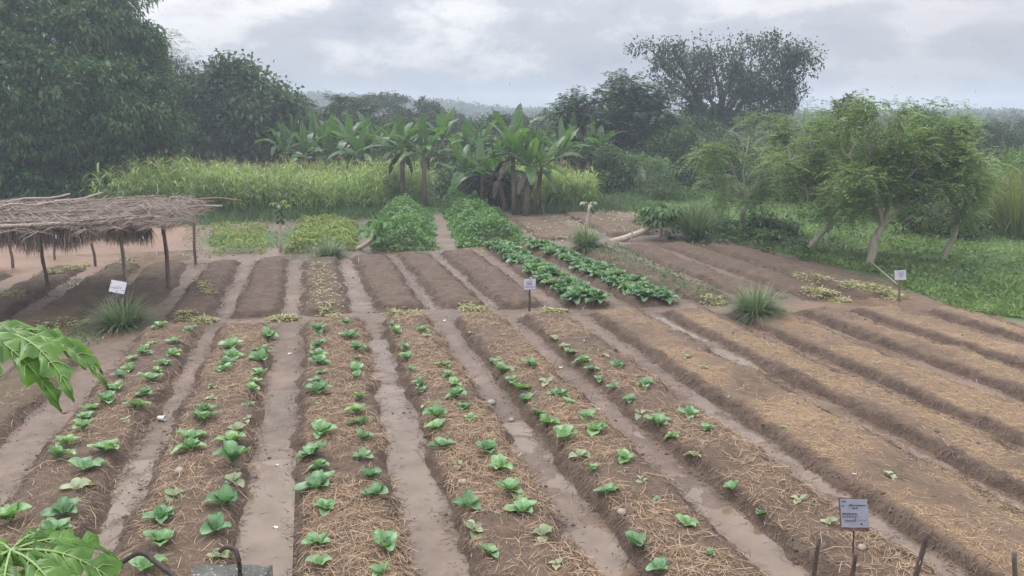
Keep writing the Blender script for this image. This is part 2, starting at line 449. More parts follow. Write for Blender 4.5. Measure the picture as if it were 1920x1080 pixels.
def axis(fine, lo, hi, step, far, n):
    a = np.arange(lo, hi+step/2, step)
    k = np.geomspace(step*2, far, n)
    return np.concatenate([lo-np.cumsum(np.diff(np.concatenate([[0], k])))[::-1], a, hi+k])
xs = axis(0, -9.5, 14.5, .065, 470, 46); ys = axis(0, 4.2, 24, .065, 470, 46)
X, Y = np.meshgrid(xs, ys)
Zg = ground_z(X, Y)
def edge_x(y):   # where the garden soil gives way to grass on the right
    return np.interp(y, [3, 9, 11.3, 12.5, 14.2, 17.2, 20.7, 23, 26, 30], [14.2, 13.7, 13.3, 13.0, 13.15, 13.3, 12.8, 12.6, 12.5, 12.5])
nz = fbm(X, Y, .7, 4, 41)*1.6
dE = edge_x(Y)-X+nz*.6
dN = 30.6-np.abs(X+1)*.05-Y+nz
dW = X+17+nz
soil = np.minimum(np.minimum(dE, dN), np.minimum(dW, Y+60))
grass = 1-sstep(-.25, .35, soil)
# weedy patches among the far plots and beside the papaya
def blob(cx, cy, rx, ry): return np.exp(-((X-cx)/rx)**2-((Y-cy)/ry)**2)
grass = np.maximum(grass, .85*blob(-2.9, 26.0, 1.6, 2.6)+.75*blob(-.3, 25.5, 2.2, 3)+.55*blob(3.2, 28, 3.5, 3.)+.45*blob(-4.6, 15.2, .9, 1.0)+.5*blob(-4.4, 12, .4, 3))
grass = np.clip(grass*(.8+nz*.5), 0, 1)
path = 1-.7*np.exp(-((Y-14.75)/.42)**2)*(X > -3)
silt = np.clip(path*(.85+fbm(X, Y, .9, 3, 51)*1.1)-.25*(X > 9)*(Y > 13.7), 0, 1)
wet = np.clip(.45+fbm(X, Y, .5, 3, 61)*1.6+.25*(Y < 11), 0, 1)*(Y < 24)
red = np.clip(sstep(-4.2, -5.4, X)*(Y > 19.5)*.9+sstep(20.5, 23, Y)*.35*(X < -3)+.35*(X > 7)*(Y < 14), 0, 1)
ny, nx = X.shape
idx = np.arange(ny*nx).reshape(ny, nx)
Q = np.stack([idx[:-1, :-1], idx[:-1, 1:], idx[1:, 1:], idx[1:, :-1]], -1).reshape(-1, 4)
g = G(); g.add(np.stack([X, Y, Zg], -1).reshape(-1, 3), Q)
go = g.build('ground', MT['ground'], attrs=dict(silt=silt, grass=grass, wet=wet, red=red))
tag(go, 'wet brown garden soil with trodden furrows and green grass beyond', 'ground', kind='structure')

for b in BEDS:
    pad = .12; st = .035 if b[5] < 10 else .05
    bx = np.arange(min(b[1], b[3])-pad, max(b[2], b[4])+pad, st); by = np.arange(b[5]-pad, b[6]+pad, st*1.3)
    BX, BY = np.meshgrid(bx, by)
    h, d = bed_h(b, BX, BY)
    base = ground_z(BX, BY)
    Z = np.where(d > -.05, base+h, base-.08)
    ny, nx = BX.shape; idx = np.arange(ny*nx).reshape(ny, nx)
    Q = np.stack([idx[:-1, :-1], idx[:-1, 1:], idx[1:, 1:], idx[1:, :-1]], -1)
    keep = (d[:-1, :-1] > -.14) & (d[1:, 1:] > -.14) & (d[:-1, 1:] > -.14) & (d[1:, :-1] > -.14)
    topm = np.where(b[9] > .5, sstep(.1, .26, BX-(b[1]+(b[3]-b[1])*np.clip((BY-b[5])/(b[6]-b[5]), 0, 1))+fbm(BX, BY, 3, 3, 77)*.2)*sstep(.0, .06, d), sstep(.08, .2, d))*np.clip(.75+fbm(BX, BY, 1.1, 4, 71)*2.2, .1, 1.2)
    c0 = np.array([(b[1]+b[2]+b[3]+b[4])/4, (b[5]+b[6])/2, 0])
    g = G(); g.add(np.stack([BX, BY, Z], -1).reshape(-1, 3), Q[keep])
    o = g.build('raised_bed', MT['bed'], loc=c0, attrs=dict(mulch=np.clip(b[8]*topm, 0, 1), tan=np.full(BX.shape, b[9]*1.0),
                weed=np.clip(b[10]*sstep(.0, .15, d)*(.6+fbm(BX, BY, 1.6, 3, 81)*2), 0, 1)))
    tag(o, b[11], 'garden bed', 'raised soil beds of the vegetable garden')

# muddy water standing in the furrows: flat sheets the uneven furrow floor rises through
wm = M('muddy water'); p = wm.pos(); nz_ = wm.noise(p, 2.5, 3)
MT['mudwater'] = wm.done(wm.bsdf(wm.ramp(nz_, [(.3, (.10, .072, .05)), (.7, (.165, .12, .085))]), .1, wm.bump(wm.noise(p, 25, 2), .03, .004), .5))
for l0, r0, l1, r1, y0, y1, z, lab in (
        (-1.0, -.48, -1.0, -.55, 4, 8.6, .012, 'brown rain puddle in the furrow left of the third cabbage bed'),
        (.56, 1.08, .6, .98, 4, 13.2, .010, 'long brown rain puddle in the furrow between the third and fourth cabbage beds'),
        (2.2, 2.62, 1.95, 2.4, 4, 9, .004, 'shallow puddle in the furrow between the fourth and fifth cabbage beds'),
        (3.6, 4.1, 3.4, 3.7, 4, 8.5, .003, 'shallow puddle in the furrow between the fifth and sixth cabbage beds'),
        (5.1, 5.5, 4.7, 5.1, 4, 9.5, .004, 'shallow puddle in the furrow left of the first tan straw bed'),
        (7.0, 7.2, 6.2, 6.6, 4, 13.4, .006, 'puddle in the furrow between the first two tan straw beds'),
        (8.0, 8.5, 7.5, 7.85, 5, 13.2, -.002, 'puddle in the furrow before the large grass tussock'),
        (-2.4, -2.1, -2.4, -2.1, 4, 9, .001, 'shallow puddle in the furrow between the first two cabbage beds')):
    g = G(); n = 24; V = []; Qd = []
    for i in range(n+1):
        u = i/n; yy = y0+(y1-y0)*u
        V += [(l0+(l1-l0)*u-.05, yy, z), (r0+(r1-r0)*u+.05, yy, z)]
        if i < n: Qd.append((2*i, 2*i+1, 2*i+3, 2*i+2))
    g.add(V, Qd); tag(g.build('puddle', MT['mudwater']), lab, 'puddle', kind='structure')

# ------------------------------------------------------------------ straw mulch (uncountable)
def strands(g, x, y, L, W, lift, dirs=None, tilt=.18):
    K = len(x); th = rng.random(K)*PI if dirs is None else dirs
    z = terrain(x, y)
    e = .02
    d = np.stack([np.cos(th), np.sin(th), rng.normal(0, tilt, K)], 1)
    # follow the slope of the bed
    z2 = terrain(x+d[:, 0]*.06, y+d[:, 1]*.06); d[:, 2] += np.clip((z2-z)/.06, -.9, .9)
    d = nrm(d); S = np.stack([-np.sin(th), np.cos(th), rng.normal(0, .5, K)], 1); S = nrm(S)
    c = np.stack([x, y, z+lift], 1)
    bow = rng.normal(0, .10, (K, 1))*L[:, None]
    a0 = c-d*L[:, None]/2; a2 = c+d*L[:, None]/2
    mid = c+np.array([[0, 0, 1.]])*np.abs(bow)*.5+np.cross(d, [[0, 0, 1.]])*bow
    w = S*W[:, None]/2
    V = np.stack([a0-w*.7, a0+w*.7, mid-w, mid+w, a2-w*.5, a2+w*.5], 1)
    b = (np.arange(K)*6)[:, None, None]
    Q = (b+np.array([[0, 1, 3, 2], [2, 3, 5, 4]])[None]).reshape(-1, 4)
    g.add(V.reshape(-1, 3), Q, None, np.repeat(rng.random(K), 2))

def bed_points(b, n, inset=.05, ylo=4.0, ml=.0, mr=.0):
    u = rng.random(n); y = np.maximum(b[5], ylo)+(b[6]-np.maximum(b[5], ylo))*u**1.25
    t = (y-b[5])/(b[6]-b[5]); L = b[1]+(b[3]-b[1])*t; R = b[2]+(b[4]-b[2])*t
    x = L+inset+ml+(R-L-2*inset-ml+mr)*rng.random(n)
    dens = fbm(x, y, 1.1, 4, 71)*3.4+.66
    keep = rng.random(n) < np.clip(dens, .12, 1)
    return x[keep], y[keep]

B = {b[0]: b for b in BEDS}
g = G()
for k, n in (('n0', 700), ('n1', 5600), ('n2', 10000), ('n3', 15500), ('n4', 15500), ('n5', 14000), ('n6', 9500)):
    x, y = bed_points(B[k], n, .02, 4., .08, .04)
    K = len(x)
    if k == 'n1': m_ = (x > -3.35); x, y = x[m_], y[m_]; K = len(x)
    strands(g, x, y, rng.uniform(.05, .2, K)*np.where(rng.random(K) < .12, 1.9, 1), rng.uniform(.003, .007, K), rng.uniform(.0, .035, K))
tag(g.build('straw_mulch', MT['straw']), 'loose pale brown straw strewn over the cabbage beds', 'straw', kind='stuff')
g = G()
for k, n in (('n7', 15000), ('n8', 12000), ('n9', 11000), ('n10', 8000), ('n11', 7000), ('n12', 5200), ('ma', 700), ('mb', 700)):
    x, y = bed_points(B[k], n, .03, 4.5, .15, .12); K = len(x)
    strands(g, x, y, rng.uniform(.03, .12, K)*np.where(rng.random(K) < .06, 2.2, 1), rng.uniform(.003, .006, K), rng.uniform(0, .015, K), tilt=.1)
tag(g.build('straw_mulch', MT['strawtan']), 'matted tan straw covering the empty beds on the right', 'straw', kind='stuff')
# roots and grass hanging out of the dark bed sides, twigs in the furrows
g = G()
for b in BEDS:
    if not b[0].startswith(('n', 'f')): continue
    n = 3200 if b[0].startswith('n') else 800
    y = np.maximum(b[5], 4)+(b[6]-np.maximum(b[5], 4))*rng.random(n)**1.2
    t = (y-b[5])/(b[6]-b[5]); L = b[1]+(b[3]-b[1])*t; R = b[2]+(b[4]-b[2])*t
    s_ = rng.random(n) < .5
    x = np.where(s_, L+rng.normal(.03, .07, n), R-rng.normal(.03, .07, n))
    K = n
    strands(g, x, y, rng.uniform(.04, .18, K), rng.uniform(.003, .007, K), rng.uniform(0, .02, K), dirs=rng.normal(0, .8, K))
K = 2600; x = rng.uniform(-4.2, 13, K); y = 4+rng.random(K)**1.2*18
strands(g, x, y, rng.uniform(.03, .2, K), rng.uniform(.004, .009, K), np.full(K, .006), tilt=.05)
tag(g.build('plant_litter', MT['twig']), 'dark twigs, roots and bits of stalk littering furrows and bed sides', 'plant litter', kind='stuff')
# soil crumbs
g = G(); K = 3500
x = rng.uniform(-4.3, 13, K); y = 4.5+rng.random(K)**1.4*17
for b in BEDS:   # crumbled edges
    if b[0][0] not in 'nf': continue
    n = 900; yy = np.maximum(b[5], 4)+(b[6]-np.maximum(b[5], 4))*rng.random(n)**1.3; t = (yy-b[5])/(b[6]-b[5]); L = b[1]+(b[3]-b[1])*t; R = b[2]+(b[4]-b[2])*t
    x = np.concatenate([x, np.where(rng.random(n) < .5, L, R)+rng.normal(0, .08, n)]); y = np.concatenate([y, yy])
K = len(x)
zz = terrain(x, y); s_ = rng.uniform(.004, .014, K)*(1+(rng.random(K) < .05)*1.6)
octa = np.array([[1, 0, 0], [-1, 0, 0], [0, 1, 0], [0, -1, 0], [0, 0, .8], [0, 0, -.5]])
V = octa[None]*s_[:, None, None]*rng.uniform(.6, 1.3, (K, 6, 1))+np.stack([x, y, zz+.003], 1)[:, None]
T0 = np.array([[0, 2, 4], [2, 1, 4], [1, 3, 4], [3, 0, 4], [2, 0, 5], [1, 2, 5], [3, 1, 5], [0, 3, 5]])
g.add(V.reshape(-1, 3), None, ((np.arange(K)*6)[:, None, None]+T0).reshape(-1, 3), np.repeat(rng.random(K), 8))
tag(g.build('soil_crumbs', plain('soil crumb', (.10, .075, .062), .85, .5, 8)), 'small dark clods of soil scattered on beds and furrows', 'soil', kind='stuff')

# ------------------------------------------------------------------ cabbages
def cabbage_mesh(name, mat, nl, up, size, seed, ruff=.06):
    """rosette of rounded wavy leaves on stalks; unit radius"""
    r_ = np.random.default_rng(seed); g = G()
    for i in range(nl):
        inner = i/nl
        az = i*2.4+r_.normal(0, .25)
        el = (up[0]+(up[1]-up[0])*inner)+r_.normal(0, .12)
        Ln = (1.0-.5*inner)*r_.uniform(.82, 1.1)*size; Wd = Ln*r_.uniform(.62, .8)
        n, mcol = 6, 5; V = []
        stalk = .28
        ph = r_.random()*6
        d = np.array([math.cos(az)*math.cos(el), math.sin(az)*math.cos(el), math.sin(el)])
        s = np.array([-math.sin(az), math.cos(az), 0]); pos = np.array([0, 0, .03])
        for a in range(n+1):
            u = a/n
            w = Wd*.5*(.09 if u < stalk*.6 else math.sin(PI*min(1, max(0, (u-stalk*.55)/(1.04-stalk*.55)))**.75)**.6)
            upv = np.cross(d, s); upv = -upv if upv[2] < 0 else upv
            for b in range(mcol):
                v = (b/(mcol-1)-.5)*2
                V.append(pos+s*w*v+upv*(abs(v)**1.5*w*.38+ruff*Ln*math.sin(ph+u*9+v*3)*abs(v)))
            el2 = el-1.05*u*(1-.45*inner)
            d = np.array([math.cos(az)*math.cos(el2), math.sin(az)*math.cos(el2), math.sin(el2)])
            pos = pos+d*Ln/n
        Q = [(a*mcol+b, a*mcol+b+1, (a+1)*mcol+b+1, (a+1)*mcol+b) for a in range(n) for b in range(mcol-1)]
        g.add(V, Q, None, np.clip(r_.uniform(0, 1)*np.ones(len(Q)), 0, 1))
    o = g.build(name, mat); C.objects.unlink(o)
    return o

YOUNG = [cabbage_mesh('young_cabbage', MT['cabbage'], nl, (el, 1.25), 1.0, 10+i) for i, (nl, el) in
         enumerate(((8, .75), (9, .6), (7, .8), (10, .65), (8, .9), (9, .7), (6, .55), (11, .85), (7, 1.0), (9, .5)))]
SMALL = [cabbage_mesh('young_cabbage', MT['cabbage'], nl, (.7, 1.3), 1.0, 30+i) for i, nl in enumerate((4, 5, 5))]
PALE = [cabbage_mesh('young_cabbage', MT['cabbage_pale'], nl, (.35, 1.0), 1.0, 40+i) for i, nl in enumerate((5, 6, 4))]
GROWN = [cabbage_mesh('grown_cabbage', MT['cabbage_far'], nl, (.45, 1.35), 1.0, 50+i, .1) for i, nl in enumerate((13, 15, 14, 12))]

# per row, from far to near: photo x, y of the plant and its width in photo pixels ('p' = pale, 's' = spindly)
ROWS = {
 ('left row', 'leftmost cabbage bed'): '303,613,26 286,643,16 273,652,19 266,662,26 248,673,24 244,691,28 226,704,30 219,727,40 198,751,40 169,769,32 160,783,30 158,803,34 128,830,40 105,857,46 20,975,52',
 ('right row', 'leftmost cabbage bed'): '356,616,25 328,641,22 324,662,30 306,681,26 293,694,18 284,711,38 271,738,30 258,761,36 238,785,18p 197,842,46 163,875,52 143,910,52p 121,957,52 101,995,56',
 ('left row', 'second cabbage bed'): '437,630,14 433,649,32 436,667,34 425,678,26 419,692,32 402,722,20p 398,744,20p 384,769,32 378,785,40 362,820,48 355,841,40 327,926,34p 303,965,52 302,1018,50 273,1068,52',
 ('right row', 'second cabbage bed'): '502,630,33 491,656,30 493,674,32 487,699,32 478,716,22 471,734,32 466,758,24s 464,783,20p 444,803,34p 437,824,44 437,862,58 438,898,38p 428,939,48 405,988,48 408,1038,38p',
 ('left row', 'third cabbage bed'): '598,619,28 597,647,32 596,663,32 597,679,32 604,699,22 596,716,26 596,734,38 596,758,14s 602,808,42 592,845,50 598,875,38 598,910,54 608,951,42 595,1014,48 600,1054,42',
 ('right row', 'third cabbage bed'): '650,606,28 653,628,32 666,654,32 667,672,20 667,693,24 669,705,26 660,722,22p 674,745,30 671,772,36 677,793,36 680,821,38 682,854,40 693,891,40 705,924,40 720,1021,50 717,1074,42',
 ('left row', 'fourth cabbage bed'): '734,608,16 741,624,28 759,651,26 763,674,32 771,694,22 789,718,24 791,732,26 801,758,20p 821,779,38 822,799,42 830,834,44 858,868,20p 878,943,54 887,988,54p 913,1033,42',
 ('right row', 'fourth cabbage bed'): '787,611,12 793,619,20 799,630,16 830,684,30 838,702,26 851,720,24 856,743,32 873,761,32 882,783,26 917,845,36 938,874,38 958,918,46 980,956,42 1020,999,40p 1045,1056,34p',
 ('left row', 'fifth cabbage bed'): '929,607,16p 884,623,16p 929,677,32 939,694,32 960,711,26 973,729,40 984,750,36 1007,774,32 1025,792,36 1058,819,42 1087,851,38p 1110,881,28 1138,921,40 1193,1018,52 1240,1063,44',
 ('right row', 'fifth cabbage bed'): '945,627,12s 995,684,28 1027,716,30p 1047,737,32 1063,753,24 1099,781,30 1115,805,34 1173,858,34 1203,898,28p 1233,935,18s 1287,981,40 1333,1039,20s',
 ('left row', 'sixth cabbage bed'): '1040,633,22p 1058,647,22p 1071,661,24 1093,676,24 1109,691,22 1124,709,26 1151,724,24 1180,749,22 1200,771,22p 1233,792,36 1262,816,28 1303,849,28p 1375,914,32s 1427,961,26s',
 ('right row', 'sixth cabbage bed'): '1122,657,12p 1137,666,16p 1159,683,24 1210,718,30 1292,776,34 1324,803,26 1500,935,38p 1553,977,30p',
 ('loose line', 'first tan straw bed'): '1287,667,14p 1320,687,14p 1365,742,14p 1470,800,14p 1663,888,22p',
}
SPOT_SIGN = None
def size_word(d, pale, spind):
    if pale: return 'pale wilting'
    if spind: return 'small spindly'
    return 'tiny' if d < .2 else ('mid-sized' if d < .32 else 'broad')
nc = 0
for (row, bed), txt in ROWS.items():
    for k, e in enumerate(txt.split()):
        px, py, w = e.split(',')
        pale = w.endswith('p'); sp = w.endswith('s'); w = float(w.rstrip('ps'))
        px = float(px); py = float(py)
        p = on(px, py+w*.16)
        f = p[0]*SY+p[1]*CY
        t = f/(CP-(py-540)/F*SP)
        d = w*1.06*t/F
        src = PALE[nc % 3] if pale else (SMALL[nc % 3] if (sp or w < 19) else YOUNG[(nc*7+k) % 10])
        o = src.copy(); C.objects.link(o)
        o.location = (p[0], p[1], p[2]-.01); o.rotation_euler = (random.gauss(0, .14), random.gauss(0, .14), random.uniform(0, 6.28))
        s = d/1.32*random.uniform(.85, 1.12); o.scale = (s, s, s*random.uniform(1.0, 1.3))
        tag(o, f'{size_word(d, pale, sp)} young cabbage, {ORD[k]} from far end in {row} of {bed}', 'cabbage', f'young cabbages, {row} of {bed}')
        nc += 1
# the two dense far beds of grown cabbages: two staggered rows each
for bk, lab in (('ff', 'left dense far bed'), ('fg', 'right dense far bed')):
    b = B[bk]
    for side in (0, 1):
        n = 24
        for k in range(n):
            u = 1-(k+.3+.5*side)/n; y = b[5]+.1+(b[6]-b[5]-.2)*u
            L = b[1]+(b[3]-b[1])*u; R = b[2]+(b[4]-b[2])*u
            x = L+(R-L)*(.27+.46*side)+random.gauss(0, .04)
            y += random.gauss(0, .04)
            o = GROWN[(k*3+side) % 4].copy(); C.objects.link(o)
            o.location = (x, y, tz(x, y)-.02); o.rotation_euler = (random.uniform(-.1, .1), random.uniform(-.1, .1), random.uniform(0, 6.28))
            s = random.uniform(.27, .36)*(.9+.15*(1-u)); o.scale = (s, s, s*1.15)
            tag(o, f'grown leafy cabbage, {ORD[k]} from far end in {("left", "right")[side]} row of {lab}', 'cabbage', f'grown cabbages, {("left", "right")[side]} row of {lab}')

# ------------------------------------------------------------------ signs
def sign(px, py_base, top, bot, wpx, roll, face, post, label, marks, paper, tiltback=.35, postw=.014, side=0.0, base=None):
    """paper-covered board on a stake; photo pixels: foot (px,py_base), board centre top/bottom rows, width"""
    p = on(*base) if base is not None else on(px, py_base)
    f = p[0]*SY+p[1]*CY
    a = P3(px+side, top, f); c = P3(px+side, bot, f)
    hgt = np.linalg.norm(a-c)*1.03; wid = wpx*f/F/CP*1.0
    ctr = (a+c)/2
    root = thing('plot_sign', p, label, 'sign', None)
    R = Matrix.Rotation(-YAW-.02, 3, 'Z')@Matrix.Rotation(roll, 3, 'Y')@Matrix.Rotation(-tiltback, 3, 'X')
    Rn = np.array(R)
    def tr(V): return np.asarray(V)@Rn.T+ctr
    g = G()
    # board: slab with slightly irregular edges, frame battens
    for (x, z, sx, sz) in ((0, 0, wid, hgt),):
        g.box(0, .012, 0, sx, .016, sz)
    V = np.vstack(g.v); V[:, [0, 2]] += rng.normal(0, .003, (len(V), 2)); g.v = [tr(V)]
    g.build('board', MT['redwood'], root, False, None).location = (0, 0, 0)
    gp = G(); n = 8
    for i in range(n):
        for j in range(n): pass
    xs_ = np.linspace(-wid/2*.97, wid/2*.97, n+1); zs_ = np.linspace(-hgt/2*(.80 if marks == 'near' else .95), hgt/2*.97, n+1)
    XX, ZZ = np.meshgrid(xs_, zs_)
    YY = -.002-np.abs(fbm(XX, ZZ, 9, 3, 5))*.012
    XX = XX+rng.normal(0, .0015, XX.shape); ZZ = ZZ+rng.normal(0, .0015, ZZ.shape)
    ii = np.arange((n+1)**2).reshape(n+1, n+1)
    Q = np.stack([ii[:-1, :-1], ii[:-1, 1:], ii[1:, 1:], ii[1:, :-1]], -1).reshape(-1, 4)
    gp.add(tr(np.stack([XX, YY, ZZ], -1).reshape(-1, 3)), Q); gp.build('paper', MT[paper], root, True)
    gi = G()
    def stroke(x0, x1, z, th):
        # broken run of smeared print
        x = x0
        while x < x1:
            l = random.uniform(.03, .11)
            gi.box((x+min(l, x1-x)/2)*wid, -.016, (z+random.uniform(-.006, .006))*hgt, min(l, x1-x)*wid, .0015, th*hgt); x += l+random.uniform(.008, .03)
    def blot(x, z, w_, h_):
        gi.box(x*wid, -.016, z*hgt, w_*wid, .0015, h_*hgt)
    if marks == 'near':
        stroke(-.46, -.36, .27, .035); stroke(-.20, .42, .285, .03); blot(-.13, .31, .05, .03)
        stroke(-.08, .11, .20, .035)
        stroke(-.45, .08, .035, .022); stroke(-.45, .1, .0, .018); stroke(-.45, .1, -.065, .02)
        blot(-.18, -.19, .40, .022); blot(.0, -.135, .04, .04); stroke(.08, .38, -.17, .012); blot(.2, -.29, .06, .055)
        blot(-.36, .41, .14, .03)
    elif marks == 'left':
        blot(-.42, .22, .08, .05); blot(-.14, -.12, .04, .12); blot(.02, -.1, .07, .06); blot(.2, -.08, .06, .05); blot(.4, -.2, .08, .06)
        stroke(-.45, -.18, -.12, .03); stroke(-.1, .3, .02, .02); blot(.0, -.38, .1, .04)
    elif marks == 'mid':
        stroke(-.3, .3, .22, .04); stroke(-.22, .2, .08, .04); stroke(-.22, .2, -.02, .04); stroke(-.4, .4, -.24, .05); blot(.05, .38, .06, .08)
    else:
        stroke(-.2, .25, .2, .04); stroke(-.1, .2, .05, .04); stroke(-.1, .2, -.1, .05); stroke(-.2, .3, .33, .03)
    for V in range(len(gi.v)): gi.v[V] = tr(gi.v[V])
    gi.build('print', MT['ink'], root, False)
    gs = G(); foot = p.copy(); foot[2] -= .15
    off = Rn@np.array([side and wid*.42 or 0.0, .03, -hgt*.3])
    topv = ctr+off
    path = [foot+(topv-foot)*u+np.array([random.gauss(0, .004), 0, 0]) for u in np.linspace(0, 1, 6)]
    gs.tube(path, np.linspace(postw*1.05, postw*.9, 6), 6); gs.build('post', MT[post], root)
    # parts were built in world space: bring them under the root
    for ch in root.children: ch.location = -Vector(p)
    return root
sign(1602, 1058, 939, 990, 57, 0, None, 'rebar', 'near grey paper sign on a thin rusty rod at the lower right', 'near', 'paper', .42, .007)
sign(236, 612, 527, 549, 30, math.radians(11), None, 'stake', 'tilted white paper sign standing behind the left grass tussock', 'left', 'paperwhite', .3, .02, side=-15)
sign(993, 584, 523, 543, 23, math.radians(-1), None, 'stake', 'small grey sign on a dark post beside the left dense cabbage bed', 'mid', 'papergrey', .25, .024)
sign(1688, 566, 507, 525, 22, math.radians(-2), None, 'pole', 'small pale sign on a crooked stick at the edge of the grass on the right', 'right', 'papergrey', .25, .022)

# ------------------------------------------------------------------ stakes at the near edge and among the beds
def stake(px, ytop, f, lean, rad, label, mat='stake', h0=None):
    a = P3(px, ytop, f); z0 = tz(a[0], a[1])
    b = np.array([a[0]-lean, a[1]+.02, z0-.1]); g = G()
    ph = random.random()*6
    pts = [b+(a-b)*u+np.array([math.sin(u*5+ph)*rad*.35, 0, 0]) for u in np.linspace(0, 1, 9)]
    g.tube(pts, rad*(1+rng.normal(0, .07, 9))*np.linspace(1.1, .92, 9), 8)
    # chipped, slanting cut at the top
    c = b.copy(); c[2] = z0
    tag(g.build('stake', MT[mat], loc=c), label, 'stake')
stake(1535, 1010, 5.5, -.01, .017, 'dark wet stake left of the near sign at the bottom edge')
stake(1603, 1039, 5.35, .0, .020, 'short reddish stake right in front of the near sign rod')
stake(1741, 1000, 5.5, .10, .020, 'tall dark stake leaning right, right of the near sign')
stake(1903, 1034, 5.5, -.14, .020, 'dark stake leaning left in the bottom right corner', 'bark')
stake(1039, 443, fwd(1038, 462), .0, .022, 'thin stake at the front of the straw bed beside the leafy plots', 'pole')
stake(1186, 432, fwd(1182, 456), .05, .022, 'thin stake crossing the leaning papaya stem', 'polelight')
stake(1113, 556, fwd(1112, 578), .0, .018, 'short dark stake at the near end of the left dense cabbage bed', 'stake')
stake(1240, 430, fwd(1238, 452), 0, .05, 'dark stump under the leaning papaya crown', 'pole')

# pale pole lying in the grass
g = G(); a = on(1630, 508, .25); b = on(1682, 537, .05)
g.tube([a+(b-a)*u for u in np.linspace(0, 1, 6)], .018, 6); c = (a+b)/2
tag(g.build('pole', MT['polelight'], loc=c), 'thin pale pole slanting down in the grass left of the right sign', 'pole')

# ------------------------------------------------------------------ concrete column with bent bars (below the camera, left)
f0 = 2.45
pc = P3(418, 1075, f0)
top = pc[2]-.01
cm = M('mossy concrete'); p_ = cm.pos(); nA = cm.noise(p_, 9, 5, .7); nB = cm.noise(p_, 90, 2, .6)
cc = cm.ramp(nA, [(.3, (.035, .045, .035)), (.55, (.085, .088, .082)), (.8, (.16, .16, .15))])
cc = cm.mix(cm.ramp(nB, [(.62, 0.), (.72, 1.)]), cc, (.42, .42, .40))
MT['concrete'] = cm.done(cm.bsdf(cc, .85, cm.bump(nA, .7, .02)))
colc = np.array([pc[0], pc[1]-.06, 0])
root = thing('concrete_column', (colc[0], colc[1], 0), 'mossy unfinished concrete column with two bent iron bars at the bottom edge', 'column')
me = bpy.data.meshes.new('shaft'); bm = bmesh.new(); bmesh.ops.create_cube(bm, size=1)
bmesh.ops.scale(bm, vec=(.285, .25, top+.3), verts=bm.verts); bmesh.ops.subdivide_edges(bm, edges=bm.edges, cuts=9, use_grid_fill=True)
for v in bm.verts:
    q = v.co
    v.co += Vector((float(fbm(q.x+q.z, q.y, 14, 3, 3)), float(fbm(q.y+q.z, q.x, 14, 3, 4)), float(fbm(q.x, q.y, 22, 3, 5))*1.2))*.022
    v.co.z += (top-.3)/2
for fc in bm.faces: fc.smooth = True
bm.to_mesh(me); bm.free(); me.materials.append(MT['concrete'])
o = bpy.data.objects.new('shaft', me); C.objects.link(o); o.parent = root; o.rotation_euler = (0, 0, -YAW)
def bar(pts, f, rad):
    ctrl = np.array([P3(x, y, f+df) for x, y, df in pts])
    # smooth curve through the control points
    t0 = np.arange(len(ctrl)); tt = np.linspace(0, len(ctrl)-1, 40); out_ = []
    for u in tt:
        i = min(int(u), len(ctrl)-2); v = u-i
        p0 = ctrl[max(i-1, 0)]; p1 = ctrl[i]; p2 = ctrl[i+1]; p3 = ctrl[min(i+2, len(ctrl)-1)]
        out_.append(.5*((2*p1)+(-p0+p2)*v+(2*p0-5*p1+4*p2-p3)*v*v+(-p0+3*p1-3*p2+p3)*v**3))
    g = G(); g.tube(np.array(out_)-np.array(root.location), rad*(1+.06*np.sin(np.arange(40)*2.6)), 8); g.build('iron_bar', MT['rebar'], root)
bar([(150, 1120, -.1), (215, 1066, 0), (252, 1040, .02), (272, 1039, .02), (290, 1053, 0), (330, 1083, -.06), (350, 1105, -.1)], f0, .0095)
bar([(412, 1034, .03), (424, 1026, .03), (440, 1030, .02), (447, 1048, 0), (450, 1075, 0), (452, 1110, -.02)], f0, .0085)

# ------------------------------------------------------------------ thatched shade shelter
def postpx(xb, yb, xt, yt, rad, lab, parent, mat='pole'):
    b = on(xb, yb); f = b[0]*SY+b[1]*CY; a = P3(xt, yt, f)
    g = G(); b2 = b.copy(); b2[2] -= .1
    pts = [b2+(a-b2)*u+np.array([.012*math.sin(u*7+xb), 0, 0]) for u in np.linspace(0, 1, 11)]
    rr = .8*rad*(1+.12*(np.arange(11) % 3 == 0))*np.linspace(1.08, .9, 11)
    g.tube(np.array(pts)-np.array(parent.location), rr, 8); g.build('post', MT[mat], parent); return a
rt = np.array([-6.5, 20, 0.])
shel = thing('thatched_shelter', rt, 'low shade shelter on rough poles roofed with grey dry palm fronds', 'shelter')
tops = [postpx(88, 533, 76, 455, .05, '', shel), postpx(236, 522, 224, 436, .055, '', shel, 'polelight'), postpx(318, 541, 305, 415, .055, '', shel),
        postpx(24, 502, 18, 452, .045, '', shel), postpx(180, 499, 172, 455, .045, '', shel), postpx(367, 495, 361, 398, .045, '', shel, 'pole'),
        postpx(103, 487, 100, 450, .04, '', shel), postpx(-70, 520, -75, 440, .05, '', shel)]
ZR = 1.86
fr = un(308, 415, ZR); fl = un(-160, 446, ZR-.05); br = un(392, 372, ZR+.08); bl = un(-120, 380, ZR+.1)
fl[2] = ZR-.05; br[2] = ZR+.05
def roofp(u, v):  # u along the length (0 left .. 1 right), v depth (0 front .. 1 back)
    p = (fl*(1-u)+fr*u)*(1-v)+(bl*(1-u)+br*u)*v
    p = p.copy(); p[2] = ZR+.10*math.sin(v*PI)+.05*math.sin(u*9)+.03*math.sin(v*11+u*5)
    return p
gl = [G(), G()]; gr_ = G()
